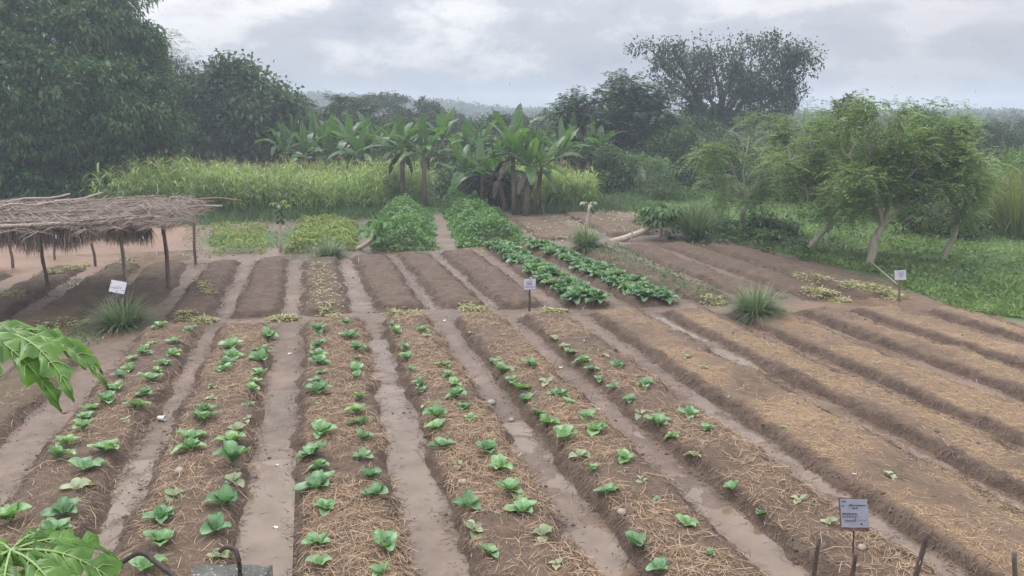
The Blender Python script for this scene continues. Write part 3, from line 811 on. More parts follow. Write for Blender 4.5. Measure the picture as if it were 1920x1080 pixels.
def frond(p0, p1, sag, ln, dark, side_droop):
    """dry palm leaf: a midrib with two rows of narrow leaflets"""
    n = 13; pts = []
    for i in range(n):
        u = i/(n-1); q = p0+(p1-p0)*u; q = q+np.array([0, 0, -sag*u*u+.02*math.sin(u*6)]); pts.append(q)
    pts = np.array(pts); gr_.tube(pts, np.linspace(.016, .005, n), 5, cap=False)
    k = int(62*np.linalg.norm(p1-p0)/2.2)
    u = np.sort(rng.random(k)); ii = np.minimum((u*(n-1)).astype(int), n-2); fr_ = (u*(n-1)-ii)[:, None]
    P = pts[ii]*(1-fr_)+pts[ii+1]*fr_
    ax = nrm(p1-p0); sd_ = nrm(np.cross(ax, [0, 0, 1.]))
    for s_ in (-1, 1):
        D = ax*rng.uniform(.3, .8, (k, 1))+s_*sd_*rng.uniform(.6, 1., (k, 1))+np.array([[0, 0, 1.]])*rng.normal(.02, .16, (k, 1))
        add_blades(gl[dark], P, D, ln*rng.uniform(.6, 1.1, k), rng.uniform(.018, .032, k), rng.uniform(.1, .45, k)*side_droop, 3)
for i in range(150):
    u = random.random(); v = random.random()**1.1
    if i < 66:  # run along the length
        d = random.choice((-1, 1)); L = random.uniform(1.7, 2.6)
        a = roofp(u, v)+np.array([0, 0, random.uniform(.0, .10)]); ax = nrm(fr-fl)*d
        b = a+ax*L+nrm(bl-fl)*random.uniform(-.4, .4)
        c = roofp(min(1, max(0, u+d*L/np.linalg.norm(fr-fl))), v)
        if u+d*L/np.linalg.norm(fr-fl) > 1.06: b = a-ax*L; 
        b[2] = ZR+.08+random.uniform(0, .07)
        frond(a, b, .04, .42, 0, 1)
    else:
        v0 = random.uniform(.15, 1); a = roofp(u, v0)+np.array([0, 0, random.uniform(.0, .09)]); L = random.uniform(1.2, 2.)
        b = a-nrm(bl-fl)*L+nrm(fr-fl)*random.uniform(-.4, .4)
        vb = v0-L/np.linalg.norm(bl-fl)
        b[2] = ZR+.06+random.uniform(0, .06)-(max(0, -vb)*.5)
        if vb < -.06: b = a-nrm(bl-fl)*(v0+.04)*np.linalg.norm(bl-fl); b[2] = ZR+.03
        frond(a, b, .05, .40, 0, 1.1)
# hanging fringe along the front eave
K = 5200; u = rng.random(K)*.93
Pf = np.array([roofp(a, rng.uniform(-.02, .05)) for a in u]); Pf[:, 2] -= rng.uniform(0, .06, K)
D = np.stack([rng.normal(0, .25, K), rng.normal(-.25, .25, K), -np.ones(K)], 1)
add_blades(gl[1], Pf, D, rng.uniform(.2, .48, K)*(.75+.5*np.array([vnoise(a*14, 0.) for a in u])), rng.uniform(.012, .024, K), .15, 3)
K = 900; v = rng.random(K); Pf = np.array([roofp(.985, a) for a in v])
D = np.stack([rng.normal(.3, .25, K), rng.normal(0, .3, K), -np.ones(K)*.8], 1)
add_blades(gl[1], Pf, D, rng.uniform(.15, .4, K), rng.uniform(.012, .022, K), .2, 3)
off = -rt
for gg in gl+[gr_]: gg.v = [V+off for V in gg.v]
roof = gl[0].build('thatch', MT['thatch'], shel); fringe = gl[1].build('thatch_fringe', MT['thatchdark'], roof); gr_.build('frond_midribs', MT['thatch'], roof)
def rail(pts, rad, mat='pole'):
    g = G(); g.tube(np.array(pts)+off, np.linspace(rad*1.1, rad*.8, len(pts)), 7); g.build('roof_pole', MT[mat], shel)
def seg(a, b, n=9, wob=.03):
    return [a+(b-a)*u+np.array([0, 0, wob*math.sin(u*8+a[0])]) for u in np.linspace(0, 1, n)]
rail(seg(roofp(-.02, .0)+[0, 0, .03], roofp(.93, .01)+[0, 0, .07]), .04, 'polelight')
rail(seg(roofp(.45, -.01)+[0, 0, .06], roofp(.99, .02)+[0, 0, .06]), .035, 'polelight')
rail(seg(roofp(.02, 1)+[0, 0, -.06], roofp(1.02, 1)+[0, 0, .02]), .04)
rail(seg(roofp(.55, .55)+[0, 0, -.04], roofp(1.14, .5)+[0, 0, .03]), .03, 'polelight')
rail(seg(roofp(.85, .97)+[0, 0, .04], roofp(1.12, 1.05)+[0, 0, .08]), .03)
rail(seg(roofp(.40, .80)+[0, 0, .08], roofp(.58, 1.2)+[0, 0, .28], 7), .03, 'polelight')
rail(seg(roofp(.24, .85)+[0, 0, .08], roofp(.48, 1.0)+[0, 0, .26], 7), .03, 'polelight')
rail(seg(roofp(.28, .45)+[0, 0, .12], roofp(.44, .68)+[0, 0, .14], 7), .026, 'polelight')
for u in (.12, .38, .62, .86): rail(seg(roofp(u, -.02)-[0, 0, .06], roofp(u+.03, 1.02)-[0, 0, .06]), .032)

# ------------------------------------------------------------------ foreground papaya tree at the left edge
pb = np.array([-3.05, 1.35, 0])
pap = thing('papaya_tree', pb, 'papaya tree with big lobed green leaves reaching in at the left edge', 'tree')
g = G(); g.tube([(.0, 0, -.1), (.02, .02, 1.2), (.06, .05, 2.4), (.08, .08, 3.25)], [.11, .095, .08, .06], 10); g.build('trunk', MT['papbark'], pap)
def papaya_leaf(center, az, tilt, size, parent, rtop, seed, name='leaf'):
    r_ = np.random.default_rng(seed)
    gb = G(); gv = G()
    Rz = np.array(Matrix.Rotation(az, 3, 'Z')@Matrix.Rotation(tilt, 3, 'Y'))
    angs = np.radians([-128, -84, -44, -8, 30, 72, 122]); lens = np.array([.55, .8, .98, 1.06, .97, .78, .52])*size
    for a, Ln in zip(angs, lens):
        a += r_.normal(0, .06); Ln *= r_.uniform(.92, 1.06)
        d = np.array([math.cos(a), math.sin(a), 0]); s = np.array([-math.sin(a), math.cos(a), 0])
        n = 22; mid = []; drp = r_.uniform(.35, .6)
        def mp(u): return d*Ln*u+np.array([0, 0, .05*Ln*math.sin(u*PI)-drp*Ln*u**2.2])
        rows = {-1: [], 1: []}
        for i in range(n+1):
            u = i/n; m0 = mp(u)
            # side lobes: the blade swells at two or three places
            w = Ln*(.045+.15*math.exp(-((u-.42)/.11)**2)+.155*math.exp(-((u-.68)/.075)**2)+.07*math.exp(-((u-.88)/.05)**2))*(1-u**7)*(.5+.5*min(1, u*5))
            for sg in (-1, 1):
                ww = w*(1+.25*math.sin(u*27+sg*1.3+seed))*r_.uniform(.85, 1.15)
                fwdlean = .75*ww
                rows[sg].append([m0, m0+(s*sg*ww*.55+d*fwdlean*.4)+[0, 0, ww*.16+.012*math.sin(i*1.9)], m0+s*sg*ww+d*fwdlean+[0, 0, ww*.05-.02*abs(math.sin(i*1.3))-.15*ww]])
            mid.append(m0)
        for sg in (-1, 1):
            V = np.array(rows[sg]).reshape(-1, 3)
            Q = [(i*3+j, i*3+j+1, (i+1)*3+j+1, (i+1)*3+j) for i in range(n) for j in range(2)]
            gb.add(V@Rz.T+center, Q, None, np.clip(r_.normal(.5, .22, len(Q)), 0, 1))
        gv.tube((np.array(mid)+[0, 0, .004])@Rz.T+center, np.linspace(.0055, .0012, n+1)*size/.4, 5, cap=False)
        for i in range(3, n-1, 3):
            for sg in (-1, 1):
                q = rows[sg][min(n, i+1)][2]
                m_ = rows[sg][i][1]; e0 = mid[i]
                gv.tube((np.array([e0, e0*.5+m_*.5, (q+m_)/2])+[0, 0, .004])@Rz.T+center, [.0022, .0018, .001], 4, cap=False)
    o = gb.build(name, MT['papaya'], parent); gv.build('leaf_veins', MT['vein'], o)
    gp = G(); e = np.array(rtop); m_ = (e+center)/2+[0, 0, .12]
    gp.tube([e, m_, np.array(center)-[0, 0, .004]], [.013, .010, .007], 6); gp.build('leaf_stalk', MT['vein'], o)
crown_top = (.08, .08, 3.2)
def loc(px, py, f): return P3(px, py, f)-pb
papaya_leaf(loc(2, 625, 2.6), .05, .16, .37, pap, crown_top, 5)
papaya_leaf(loc(-80, 620, 2.55), -.3, .1, .40, pap, crown_top, 9)
papaya_leaf(loc(20, 1035, 1.95), .1, .12, .34, pap, crown_top, 14)
papaya_leaf(loc(-60, 1085, 1.9), -.4, .2, .40, pap, crown_top, 17)
papaya_leaf(loc(60, 1120, 1.8), -.5, .2, .30, pap, crown_top, 21)
papaya_leaf(np.array([-.5, -.2, 3.0]), 2.6, .3, .40, pap, crown_top, 25)
papaya_leaf(np.array([.3, -.6, 3.0]), -1.6, .3, .40, pap, crown_top, 27)

# ------------------------------------------------------------------ small papayas of the garden
def leafrosette(g, c, n, L, seed, droop=.5):
    """cluster of lobed papaya-like leaves made of narrow finger lobes on stalks"""
    r_ = np.random.default_rng(seed)
    for i in range(n):
        az = r_.uniform(0, 6.28); el = r_.uniform(-.3, .9); d = np.array([math.cos(az)*math.cos(el), math.sin(az)*math.cos(el), math.sin(el)])
        e = c+d*L*r_.uniform(.5, 1.)
        g.tube([c, (c+e)/2+[0, 0, .04], e], [.01, .008, .006], 4, r=.7, cap=False)
        k = 7; aa = np.linspace(-2.2, 2.2, k)
        hd = nrm(np.array([d[0], d[1], 0])); sd_ = np.array([-hd[1], hd[0], 0])
        D = np.cos(aa)[:, None]*hd+np.sin(aa)[:, None]*sd_+np.array([0, 0, -.35])
        add_leaves(g, np.repeat(e[None], k, 0), D, L*.55*r_.uniform(.8, 1.1, k), L*.26, .2, .3)
def papaya(base, path, rad, label, leaves, L, fruits, seed, matl='bushdark'):
    base = np.array(base); root = thing('papaya_tree', base, label, 'tree')
    P = np.array(path); g = G(); n = len(P); g.tube(P-base, np.linspace(rad, rad*.65, n), 8); g.build('trunk', MT['papbark'], root)
    tip = P[-1]-base
    if leaves: g = G(); leafrosette(g, tip, leaves, L, seed); g.build('crown', MT[matl], root)
    r_ = np.random.default_rng(seed)
    if fruits:
        gf = G()
        ax = nrm(P[-1]-P[-2])
        for k in range(fruits):
            a = k*2.4; c = tip-ax*(.05+.035*k)+np.array([math.cos(a), math.sin(a), 0])*(rad+.035)
            th = np.linspace(0, PI, 6)
            V = []
            for q in th:
                for j in range(7):
                    b_ = j/7*2*PI; V.append([math.sin(q)*math.cos(b_)*.06, math.sin(q)*math.sin(b_)*.06, math.cos(q)*.085])
            Qs = [(i*7+j, i*7+(j+1) % 7, (i+1)*7+(j+1) % 7, (i+1)*7+j) for i in range(5) for j in range(7)]
            gf.add(np.array(V)*r_.uniform(.7, 1.15)+c, Qs)
        gf.build('fruit_cluster', MT['fruit'], root)
    return root
b = on(526, 472); f = fwd(526, 472)
papaya(b, [b-[0, 0, .1]]+[P3(x, y, f) for x, y in ((526, 450), (525, 420), (524, 400), (523, 385))], .055, 'bare papaya tree with green fruits and hardly any leaves, behind the far beds', 3, .3, 14, 3, 'yellowbean')
b = on(660, 468); f = fwd(660, 468)
papaya(b, [b-[0, 0, .05], P3(675, 464, f), P3(692, 455, f), P3(706, 443, f), P3(716, 430, f)], .075, 'papaya tree bent low to the right at the edge of the dark green plot', 9, .55, 8, 5, 'bean')
b = on(1145, 452); f = fwd(1145, 452)
papaya(b, [b-[0, 0, .05], P3(1170, 447, f), P3(1200, 436, f+.2), P3(1224, 424, f+.4), P3(1240, 408, f+.5)], .115, 'leaning papaya tree with a thick pale stem and dark leafy crown', 60, .62, 6, 7)
b = on(1103, 428); f = fwd(1103, 428)
papaya(b, [b-[0, 0, .1], P3(1102, 410, f), P3(1105, 395, f), P3(1107, 384, f)], .11, 'stunted papaya stump with a few fruits and one pale wilted top', 2, .35, 7, 11, 'cabbage_pale')

# ------------------------------------------------------------------ grass tussocks
def tussock(px, py, wpx, hpx, label, n, seed, upright=.5, mat='lemon'):
    p = on(px, py); f = p[0]*SY+p[1]*CY; R = wpx/2*f/F/CP; Hh = hpx*f/F
    K = n; az = rng.random(K)*2*PI; el = np.clip(rng.normal(upright*1.4, .35, K), .15, 1.5)
    rr = R*.28*np.sqrt(rng.random(K))
    P = np.stack([np.cos(az)*rr, np.sin(az)*rr, np.zeros(K)-.02], 1)
    D = np.stack([np.cos(az)*np.cos(el), np.sin(az)*np.cos(el), np.sin(el)], 1)+rng.normal(0, .12, (K, 3))
    L = np.maximum(R, Hh)*rng.uniform(.8, 1.5, K)
    g = G(); add_blades(g, P, D, L, rng.uniform(.013, .024, K)*max(1, f/13), rng.uniform(.35, .95, K), 6)
    o = g.build('grass_tussock', MT[mat]); o.location = Vector(p); o.rotation_euler = (0, 0, 0)
    tag(o, label, 'grass tussock', 'grass tussocks marking the bed ends')
tussock(230, 612, 104, 60, 'grass tussock in front of the tilted white sign', 900, 1)
tussock(618, 481, 66, 32, 'grass tussock beside the bent papaya behind the far beds', 620, 2)
tussock(1098, 464, 62, 38, 'grass tussock between the dense cabbage beds and the leaning papaya', 620, 3, .6)
tussock(1418, 588, 104, 56, 'large grass tussock at the near end of the bare far beds on the right', 950, 4)
tussock(1303, 448, 70, 62, 'tall bluish grass clump right of the leaning papaya', 750, 5, .85)

# ------------------------------------------------------------------ heaps and strips of pulled weeds on the far beds
def pile(px0, py0, px1, py1, wid, n, label, mat='pile', hgt=.06, cat='weeds', L=.13):
    a = on(px0, py0); b = on(px1, py1); K = n; u = rng.random(K)
    c = (a+b)/2; ax = nrm(b-a); sd_ = np.array([-ax[1], ax[0], 0])
    q = rng.normal(0, .38, K)
    XY = a+(b-a)*u[:, None]+sd_*(q*wid)[:, None]
    z = terrain(XY[:, 0], XY[:, 1])+hgt*np.exp(-(q*1.6)**2)*rng.random(K)
    P = np.stack([XY[:, 0], XY[:, 1], z], 1); D = rng.normal(0, 1, (K, 3)); D[:, 2] = np.abs(D[:, 2])*.25
    g = G(); add_leaves(g, P, D, L*rng.uniform(.6, 1.4, K), .028*L/.13, .2, .15)
    if 'catter' in label: tag(g.build('dry_leaves', MT[mat], loc=c), label, cat, kind='stuff')
    else: tag(g.build('weed_pile', MT[mat], loc=c), label, cat, 'piles of pulled weeds')
pile(335, 596, 402, 604, .22, 420, 'large yellow weed pile at the far end of the leftmost cabbage bed')
pile(505, 600, 558, 598, .2, 330, 'oblong weed pile in the path beyond the second cabbage bed')
pile(605, 588, 632, 594, .22, 170, 'sparse weed pile at the end of the bed of pale dry leaves')
pile(730, 588, 788, 594, .25, 380, 'broad weed pile beyond the fourth cabbage bed')
pile(866, 578, 915, 584, .22, 260, 'greenish weed pile left of the middle sign')
pile(1018, 584, 1060, 586, .2, 240, 'small weed pile right of the middle sign post')
pile(1318, 562, 1358, 570, .22, 260, 'weed pile at the near end of the weedy far bed')
pile(1508, 544, 1588, 566, .3, 620, 'pale strip of pulled weeds on the bare bed by the right sign')
pile(1585, 532, 1690, 560, .42, 1300, 'long yellow-green strip of pulled weeds left of the right sign')
pile(1490, 518, 1560, 528, .3, 200, 'thin scattered of pulled weeds far left of the right sign')
pile(378, 532, 394, 552, .25, 110, 'few pale leaves on the bed right of the shelter posts')
pile(122, 508, 165, 496, .2, 240, 'yellow wilted leaves on the bed under the shelter')
pile(65, 520, 110, 512, .2, 180, 'second patch of wilted leaves under the shelter, beside the left front post')
pile(10, 556, 45, 552, .3, 160, 'pale wilted leaves at the left edge in front of the shelter')
pile(597, 492, 612, 580, .5, 330, 'scattered pale dry leaves along one far bed', hgt=.03)
pile(70, 615, 165, 605, .2, 120, 'brown dead leaves behind the papaya leaf', 'pile', .05)

# ------------------------------------------------------------------ litter and stones
def stone(px, py, size, label, mat='stone', sq=.7, cat='stone', name='stone'):
    p = on(px, py); me = bpy.data.meshes.new(name); bm = bmesh.new(); bmesh.ops.create_icosphere(bm, subdivisions=2, radius=size/2)
    o_ = random.random()*50
    for v in bm.verts:
        k = 1+.9*float(fbm(v.co.x/size+o_, v.co.y/size+v.co.z/size, 1.6, 3, 2)); v.co = Vector((v.co.x*k*1.2, v.co.y*k, v.co.z*k*sq))
    for fc in bm.faces: fc.smooth = True
    bm.to_mesh(me); bm.free(); me.materials.append(MT[mat]); o = bpy.data.objects.new(name, me); C.objects.link(o)
    o.location = (p[0], p[1], p[2]+size*.2); o.rotation_euler = (0, 0, random.random()*6); tag(o, label, cat)
stone(922, 757, .14, 'grey stone lying in the furrow beside the fourth cabbage bed', 'greyplastic', .5)
stone(958, 789, .07, 'small dark stone in the furrow below the grey stone', 'stone')
stone(1615, 1030, .085, 'round pale stone behind the near sign rod', 'stone', .8)
stone(337, 888, .11, 'brown clod among straw on the second cabbage bed')
stone(867, 907, .09, 'grey clod among straw on the fourth cabbage bed')
stone(1165, 965, .10, 'brown clod at the left edge of the fifth cabbage bed')
def scrap(px, py, size, label):
    p = on(px, py, .006); n = 5; XX, YY = np.meshgrid(np.linspace(-.5, .5, n), np.linspace(-.4, .4, n)); o_ = random.random()*40
    ZZ = np.abs(fbm(XX+o_, YY, 3, 3, 1))*1.2; ii = np.arange(n*n).reshape(n, n)
    Q = np.stack([ii[:-1, :-1], ii[:-1, 1:], ii[1:, 1:], ii[1:, :-1]], -1).reshape(-1, 4); g = G()
    a = random.random()*6; ca, sa = math.cos(a), math.sin(a)
    V = np.stack([XX*ca-YY*sa*.7, XX*sa+YY*ca*.7, ZZ], -1).reshape(-1, 3)*size; g.add(V, Q)
    o = g.build('plastic_scrap', MT['white']); o.location = Vector(p); tag(o, label, 'litter', 'white scraps of litter')
scrap(543, 664, 0.068, 'white scrap in the furrow between the second and third cabbage beds')
scrap(833, 602, 0.074, 'white scrap on the cross path at the end of the fourth cabbage bed')
scrap(1052, 690, 0.056, 'white scrap in the furrow right of the fifth cabbage bed')
scrap(1095, 640, 0.037, 'tiny white scrap on the sixth cabbage bed')
scrap(1122, 767, 0.037, 'tiny white scrap in the furrow left of the sixth cabbage bed')
scrap(1164, 816, 0.043, 'white scrap lower in the furrow left of the sixth cabbage bed')
scrap(517, 990, 0.056, 'pale scrap in the puddle left of the third cabbage bed')
scrap(520, 873, 0.037, 'tiny white scrap in the furrow above the puddle')
scrap(1602, 890, 0.043, 'white chip of stalk on the first tan straw bed')
# discarded white cup in the first furrow
p = on(297, 788); g = G(); prof = [(.0, .026), (.03, .028), (.085, .036), (.086, .034), (.03, .025)]
V = []; Q = []
for k, (x, r) in enumerate(prof):
    for j in range(12): a = j/12*2*PI; V.append((x, r*math.cos(a), r*math.sin(a)*.85+.03))
for k in range(len(prof)-1):
    for j in range(12): Q.append((k*12+j, k*12+(j+1) % 12, (k+1)*12+(j+1) % 12, (k+1)*12+j))
g.add(V, Q, [(0, 0, 0)][:0]); n0 = 0; g.t.append(np.array([(0, j+1, j) for j in range(1, 11)])); g.rt.append(np.full(10, .5)); g.mt.append(np.zeros(10))
o = g.build('plastic_cup', MT['white']); o.location = Vector(p); o.rotation_euler = (0, 0, -.4); o.scale = (1.2, 1.2, 1.2)
tag(o, 'discarded white plastic cup lying in the furrow right of the leftmost cabbage bed', 'cup')

# ------------------------------------------------------------------ leafy crop plots (ground cover, uncountable)
def inpoly(x, y, poly):
    c = np.zeros(len(x), bool); n = len(poly); j = n-1
    for i in range(n):
        xi, yi = poly[i][:2]; xj, yj = poly[j][:2]
        c ^= ((yi > y) != (yj > y)) & (x < (xj-xi)*(y-yi)/(yj-yi+1e-9)+xi); j = i
    return c
def polypts(poly, n):
    P = np.array([p[:2] for p in poly]); lo = P.min(0); hi = P.max(0); xs_ = []; ys_ = []; k = 0
    while k < n:
        x = rng.uniform(lo[0], hi[0], n*2); y = rng.uniform(lo[1], hi[1], n*2); m = inpoly(x, y, P); xs_.append(x[m]); ys_.append(y[m]); k += m.sum()
    return np.concatenate(xs_)[:n], np.concatenate(ys_)[:n]
def edge_dist(x, y, poly):
    d = np.full(len(x), 1e9); n = len(poly)
    for i in range(n):
        a = np.array(poly[i][:2]); b = np.array(poly[(i+1) % n][:2]); ab = b-a
        t_ = np.clip(((x-a[0])*ab[0]+(y-a[1])*ab[1])/(ab@ab), 0, 1); d = np.minimum(d, np.hypot(x-a[0]-ab[0]*t_, y-a[1]-ab[1]*t_))
    return d
def plot(pix, hgt, n, L, mat, label, name='leafy_plot', edge=.5, W=.55, bare=0, ns=1.6):
    poly = [un(*p) for p in pix]
    x, y = polypts(poly, n); d = edge_dist(x, y, poly)+fbm(x, y, 1.3, 4, 7)*(.5 if hgt < .5 else 1.)
    nn = fbm(x, y, ns, 4, 13)
    keep = (d > 0) & (nn+.5 > bare*rng.random(len(x))*1.6); x, y, d, nn = x[keep], y[keep], d[keep], nn[keep]
    K = len(x); top = hgt*sstep(-.05, edge, d)*(.75+nn*1.5+(.8*fbm(x, y, .9, 3, 17) if hgt > .5 else 0))
    z = ground_z(x, y)+top*rng.uniform(.35, 1.12, K)**.5
    az = rng.random(K)*2*PI; el = rng.normal(.15, .35, K)
    D = np.stack([np.cos(az)*np.cos(el), np.sin(az)*np.cos(el), np.sin(el)], 1)
    g = G(); add_leaves(g, np.stack([x, y, z], 1), D, L*rng.uniform(.6, 1.3, K), L*W*rng.uniform(.8, 1.2, K), .2, .3)
    o = g.build(name, MT[mat]); tag(o, label, 'crop', kind='stuff'); return o
plot([(696, 472), (826, 471), (811, 392), (704, 390)], .7, 13000, .13, 'bean', 'dense mid-green leafy crop plot left of the narrow path', edge=1.)
plot([(856, 466), (996, 458), (918, 380), (816, 376)], .7, 17000, .13, 'bean', 'dense mid-green leafy crop plot right of the narrow path', edge=1.)
plot([(532, 476), (672, 472), (668, 415), (560, 413)], .32, 9000, .12, 'yellowbean', 'low yellow-green crop plot behind the bare papaya', edge=.4, bare=.5)
plot([(395, 480), (500, 476), (505, 422), (395, 424)], .25, 5200, .11, 'yellowbean', 'sparse yellow-green crop patch right of the shelter', edge=.4, bare=.9)
plot([(345, 486), (540, 478), (700, 468), (700, 412), (345, 415)], .12, 6500, .09, 'weedlow', 'low green weeds between the sparse crop plots', 'weeds', .3, bare=.9)
plot([(1075, 468), (1155, 462), (1395, 575), (1320, 575)], .26, 3600, .09, 'weedlow', 'small green weeds covering one far bed', 'weeds', .2, bare=1.2, ns=2.5)
plot([(60, 600), (175, 600), (200, 640), (80, 720), (0, 740)], .06, 1500, .08, 'weedlow', 'low weeds beside the papaya leaves', 'weeds', .2, bare=1.2)
plot([(100, 570), (310, 490), (230, 490), (40, 570)], .22, 1500, .07, 'weedlow', 'fine weeds on the shaded bed under the shelter', 'weeds', .2, bare=1.1)
plot([(985, 455), (1130, 455), (1085, 410), (985, 412)], .16, 1300, .10, 'pile', 'pale wilted leaves on the straw bed behind the leafy plots', 'leaf_litter', .2, bare=1)
plot([(1130, 445), (1270, 440), (1190, 400), (1090, 402)], .2, 1300, .10, 'pile', 'pale wilted leaves on the straw bed behind the leaning papaya', 'leaf_litter', .2, bare=1)
plot([(1180, 420), (1260, 450), (1330, 462), (1420, 470), (1510, 492), (1540, 470), (1400, 430), (1230, 398)], .45, 6500, .16, 'bushdark', 'rough dark weeds along the edge of the grass', 'weeds', .5, bare=.7)

# ------------------------------------------------------------------ meadow on the right and beyond the plots
g = G(); K = 46000
y = 9+rng.random(K)**1.5*34; x = edge_x(y)+.1+fbm(np.zeros(K), y, .7, 3, 3)*1.5+rng.random(K)**1.3*(7+y*.55)
z = ground_z(x, y); az = rng.random(K)*2*PI; el = rng.uniform(.3, 1.3, K)
D = np.stack([np.cos(az)*np.cos(el), np.sin(az)*np.cos(el), np.sin(el)], 1)
tall = 1+1.6*np.clip(fbm(x, y, .5, 3, 8)*2.5, 0, 1)
add_rhombs(g, np.stack([x, y, z], 1), D, rng.uniform(.06, .17, K)*tall*(1+y/60), rng.uniform(.025, .06, K)*(1+y/60), .25)
tag(g.build('meadow_grass', MT['grass']), 'low green grass and broad-leaved weeds on the right', 'grass', kind='stuff')
g = G(); K = 16000
x = rng.uniform(-14, 14, K); y = 29.6+rng.random(K)*4.5+np.abs(x+1)*-.04
m_ = ~((x > 2.0) & (x < 7.6) & (y < 33)); x, y = x[m_], y[m_]; K = len(x)
P = np.stack([x, y, ground_z(x, y)], 1); az = rng.random(K)*2*PI; el = rng.uniform(.5, 1.4, K)
D = np.stack([np.cos(az)*np.cos(el), np.sin(az)*np.cos(el), np.sin(el)], 1)
add_blades(g, P, D, rng.uniform(.3, .75, K), rng.uniform(.02, .04, K), .6, 3)
tag(g.build('tall_grass', MT['bushdark']), 'dark tall grass along the front of the maize field', 'grass', kind='stuff')

# ------------------------------------------------------------------ maize field (uncountable)
def maize(n, xr, yr, hr, label, clip=None):
    g = G(); gt = G()
    x = rng.uniform(*xr, n); y = rng.uniform(*yr, n)
    if clip is not None: m_ = clip(x, y); x, y = x[m_], y[m_]
    n = len(x); h = rng.uniform(*hr, n)*(1+fbm(x, y, .35, 4, 4)*1.0)
    z = ground_z(x, y)
    nb = 10
    for k in range(nb):
        u = .22+.75*(k+rng.random(n)*.8)/nb
        az = rng.random(n)*2*PI; el = rng.uniform(.5, 1.15, n)
        P = np.stack([x, y, z+h*u*.9], 1)
        D = np.stack([np.cos(az)*np.cos(el), np.sin(az)*np.cos(el), np.sin(el)], 1)
        add_blades(g, P, D, h*rng.uniform(.3, .48, n), rng.uniform(.055, .095, n), rng.uniform(1.3, 2.3, n), 5, r=np.clip(rng.random(n)*.6+.4*(k/nb), 0, 1))
    # stems
    w_ = .010; V = np.stack([np.stack([x-w_, y, z], 1), np.stack([x+w_, y, z], 1), np.stack([x+w_*.5, y, z+h], 1), np.stack([x-w_*.5, y, z+h], 1)], 1)
    g.add(V.reshape(-1, 3), (np.arange(n)*4)[:, None]+np.arange(4), None, rng.random(n)*.4)
    # flowering tassels on some
    s_ = np.where(rng.random(n) < .35)[0]
    for k in range(5):
        az = rng.random(len(s_))*2*PI; el = rng.uniform(.7, 1.5, len(s_)); D = np.stack([np.cos(az)*np.cos(el), np.sin(az)*np.cos(el), np.sin(el)], 1)
        add_blades(g, np.stack([x[s_], y[s_], z[s_]+h[s_]], 1), D, rng.uniform(.18, .32, len(s_)), np.full(len(s_), .016), .4, 2, m=1)
    tag(g.build('maize_field', [MT['corn'], MT['tassel']]), label, 'maize', kind='stuff')
maize(2000, (-13, 5), (31.2, 41), (1.2, 1.95), 'tall light green maize field behind the shelter and left plots', lambda x, y: (x > -8.6+(y-31)*.12+fbm(x, y, .6, 3, 2)*3) & ~((x > 2.4) & (y < 34.5)))
maize(600, (8.2, 13.4), (30.4, 37), (1.2, 1.75), 'smaller patch of light green maize right of the banana clump', lambda x, y: x < 11.9+fbm(x, y, .6, 3, 2)*3)

# ------------------------------------------------------------------ bananas
def banana_leaf(g, base, az, el, L, W, r_, torn=.3, bend=.9, m=0, shade=None):
    n = 12; d = np.array([math.cos(az)*math.cos(el), math.sin(az)*math.cos(el), math.sin(el)]); s = np.array([-math.sin(az), math.cos(az), 0])
    roll = r_.normal(0, .35); pos = base.copy(); mids = []; ups = []; hd = np.array([math.cos(az), math.sin(az), 0])
    for i in range(n+1):
        mids.append(pos.copy()); u_ = nrm(np.cross(d, s)); u_ = -u_ if u_[2] < 0 and el < 1.2 else u_; ups.append(u_)
        d = nrm(d+(np.array([0, 0, -.75])+hd*.25)*bend*(i/n)**1.2*.42); pos = pos+d*L/n
    mids = np.array(mids); r0 = np.clip(r_.normal(.5, .2), 0, 1) if shade is None else shade
    fold = r_.uniform(.25, .6)
    def wd(u): return W*.5*(0 if u < .1 else math.sin(PI*((u-.1)/.92)**.7)**.65 if u < 1 else 0)
    for sg in (-1, 1):
        tear = 0; drop = 0.
        for i in range(n):
            u0, u1 = i/n, (i+1)/n; w0, w1 = wd(u0), wd(u1)
            if r_.random() < torn: drop = r_.uniform(-.05, .6); gap = .12
            else: gap = 0.
            def edge(mi, w, up_):
                sv = s*math.cos(roll*sg)+up_*math.sin(roll*sg)
                return mi+(s*sg*math.cos(fold-drop)+up_*math.sin(fold-drop*1.4))*w
            e0 = edge(mids[i], w0, ups[i])+(mids[i+1]-mids[i])*gap; e1 = edge(mids[i+1], w1, ups[i+1])-(mids[i+1]-mids[i])*gap
            g.add([mids[i], mids[i+1], e1, e0], [(0, 1, 2, 3)] if sg > 0 else [(0, 3, 2, 1)], None, np.clip(r0+r_.normal(0, .06), 0, 1), m)
    g.tube(mids+np.array([0, 0, .005]), np.linspace(.022, .005, n+1)*L/1.7, 4, r=.9, m=m, cap=False)
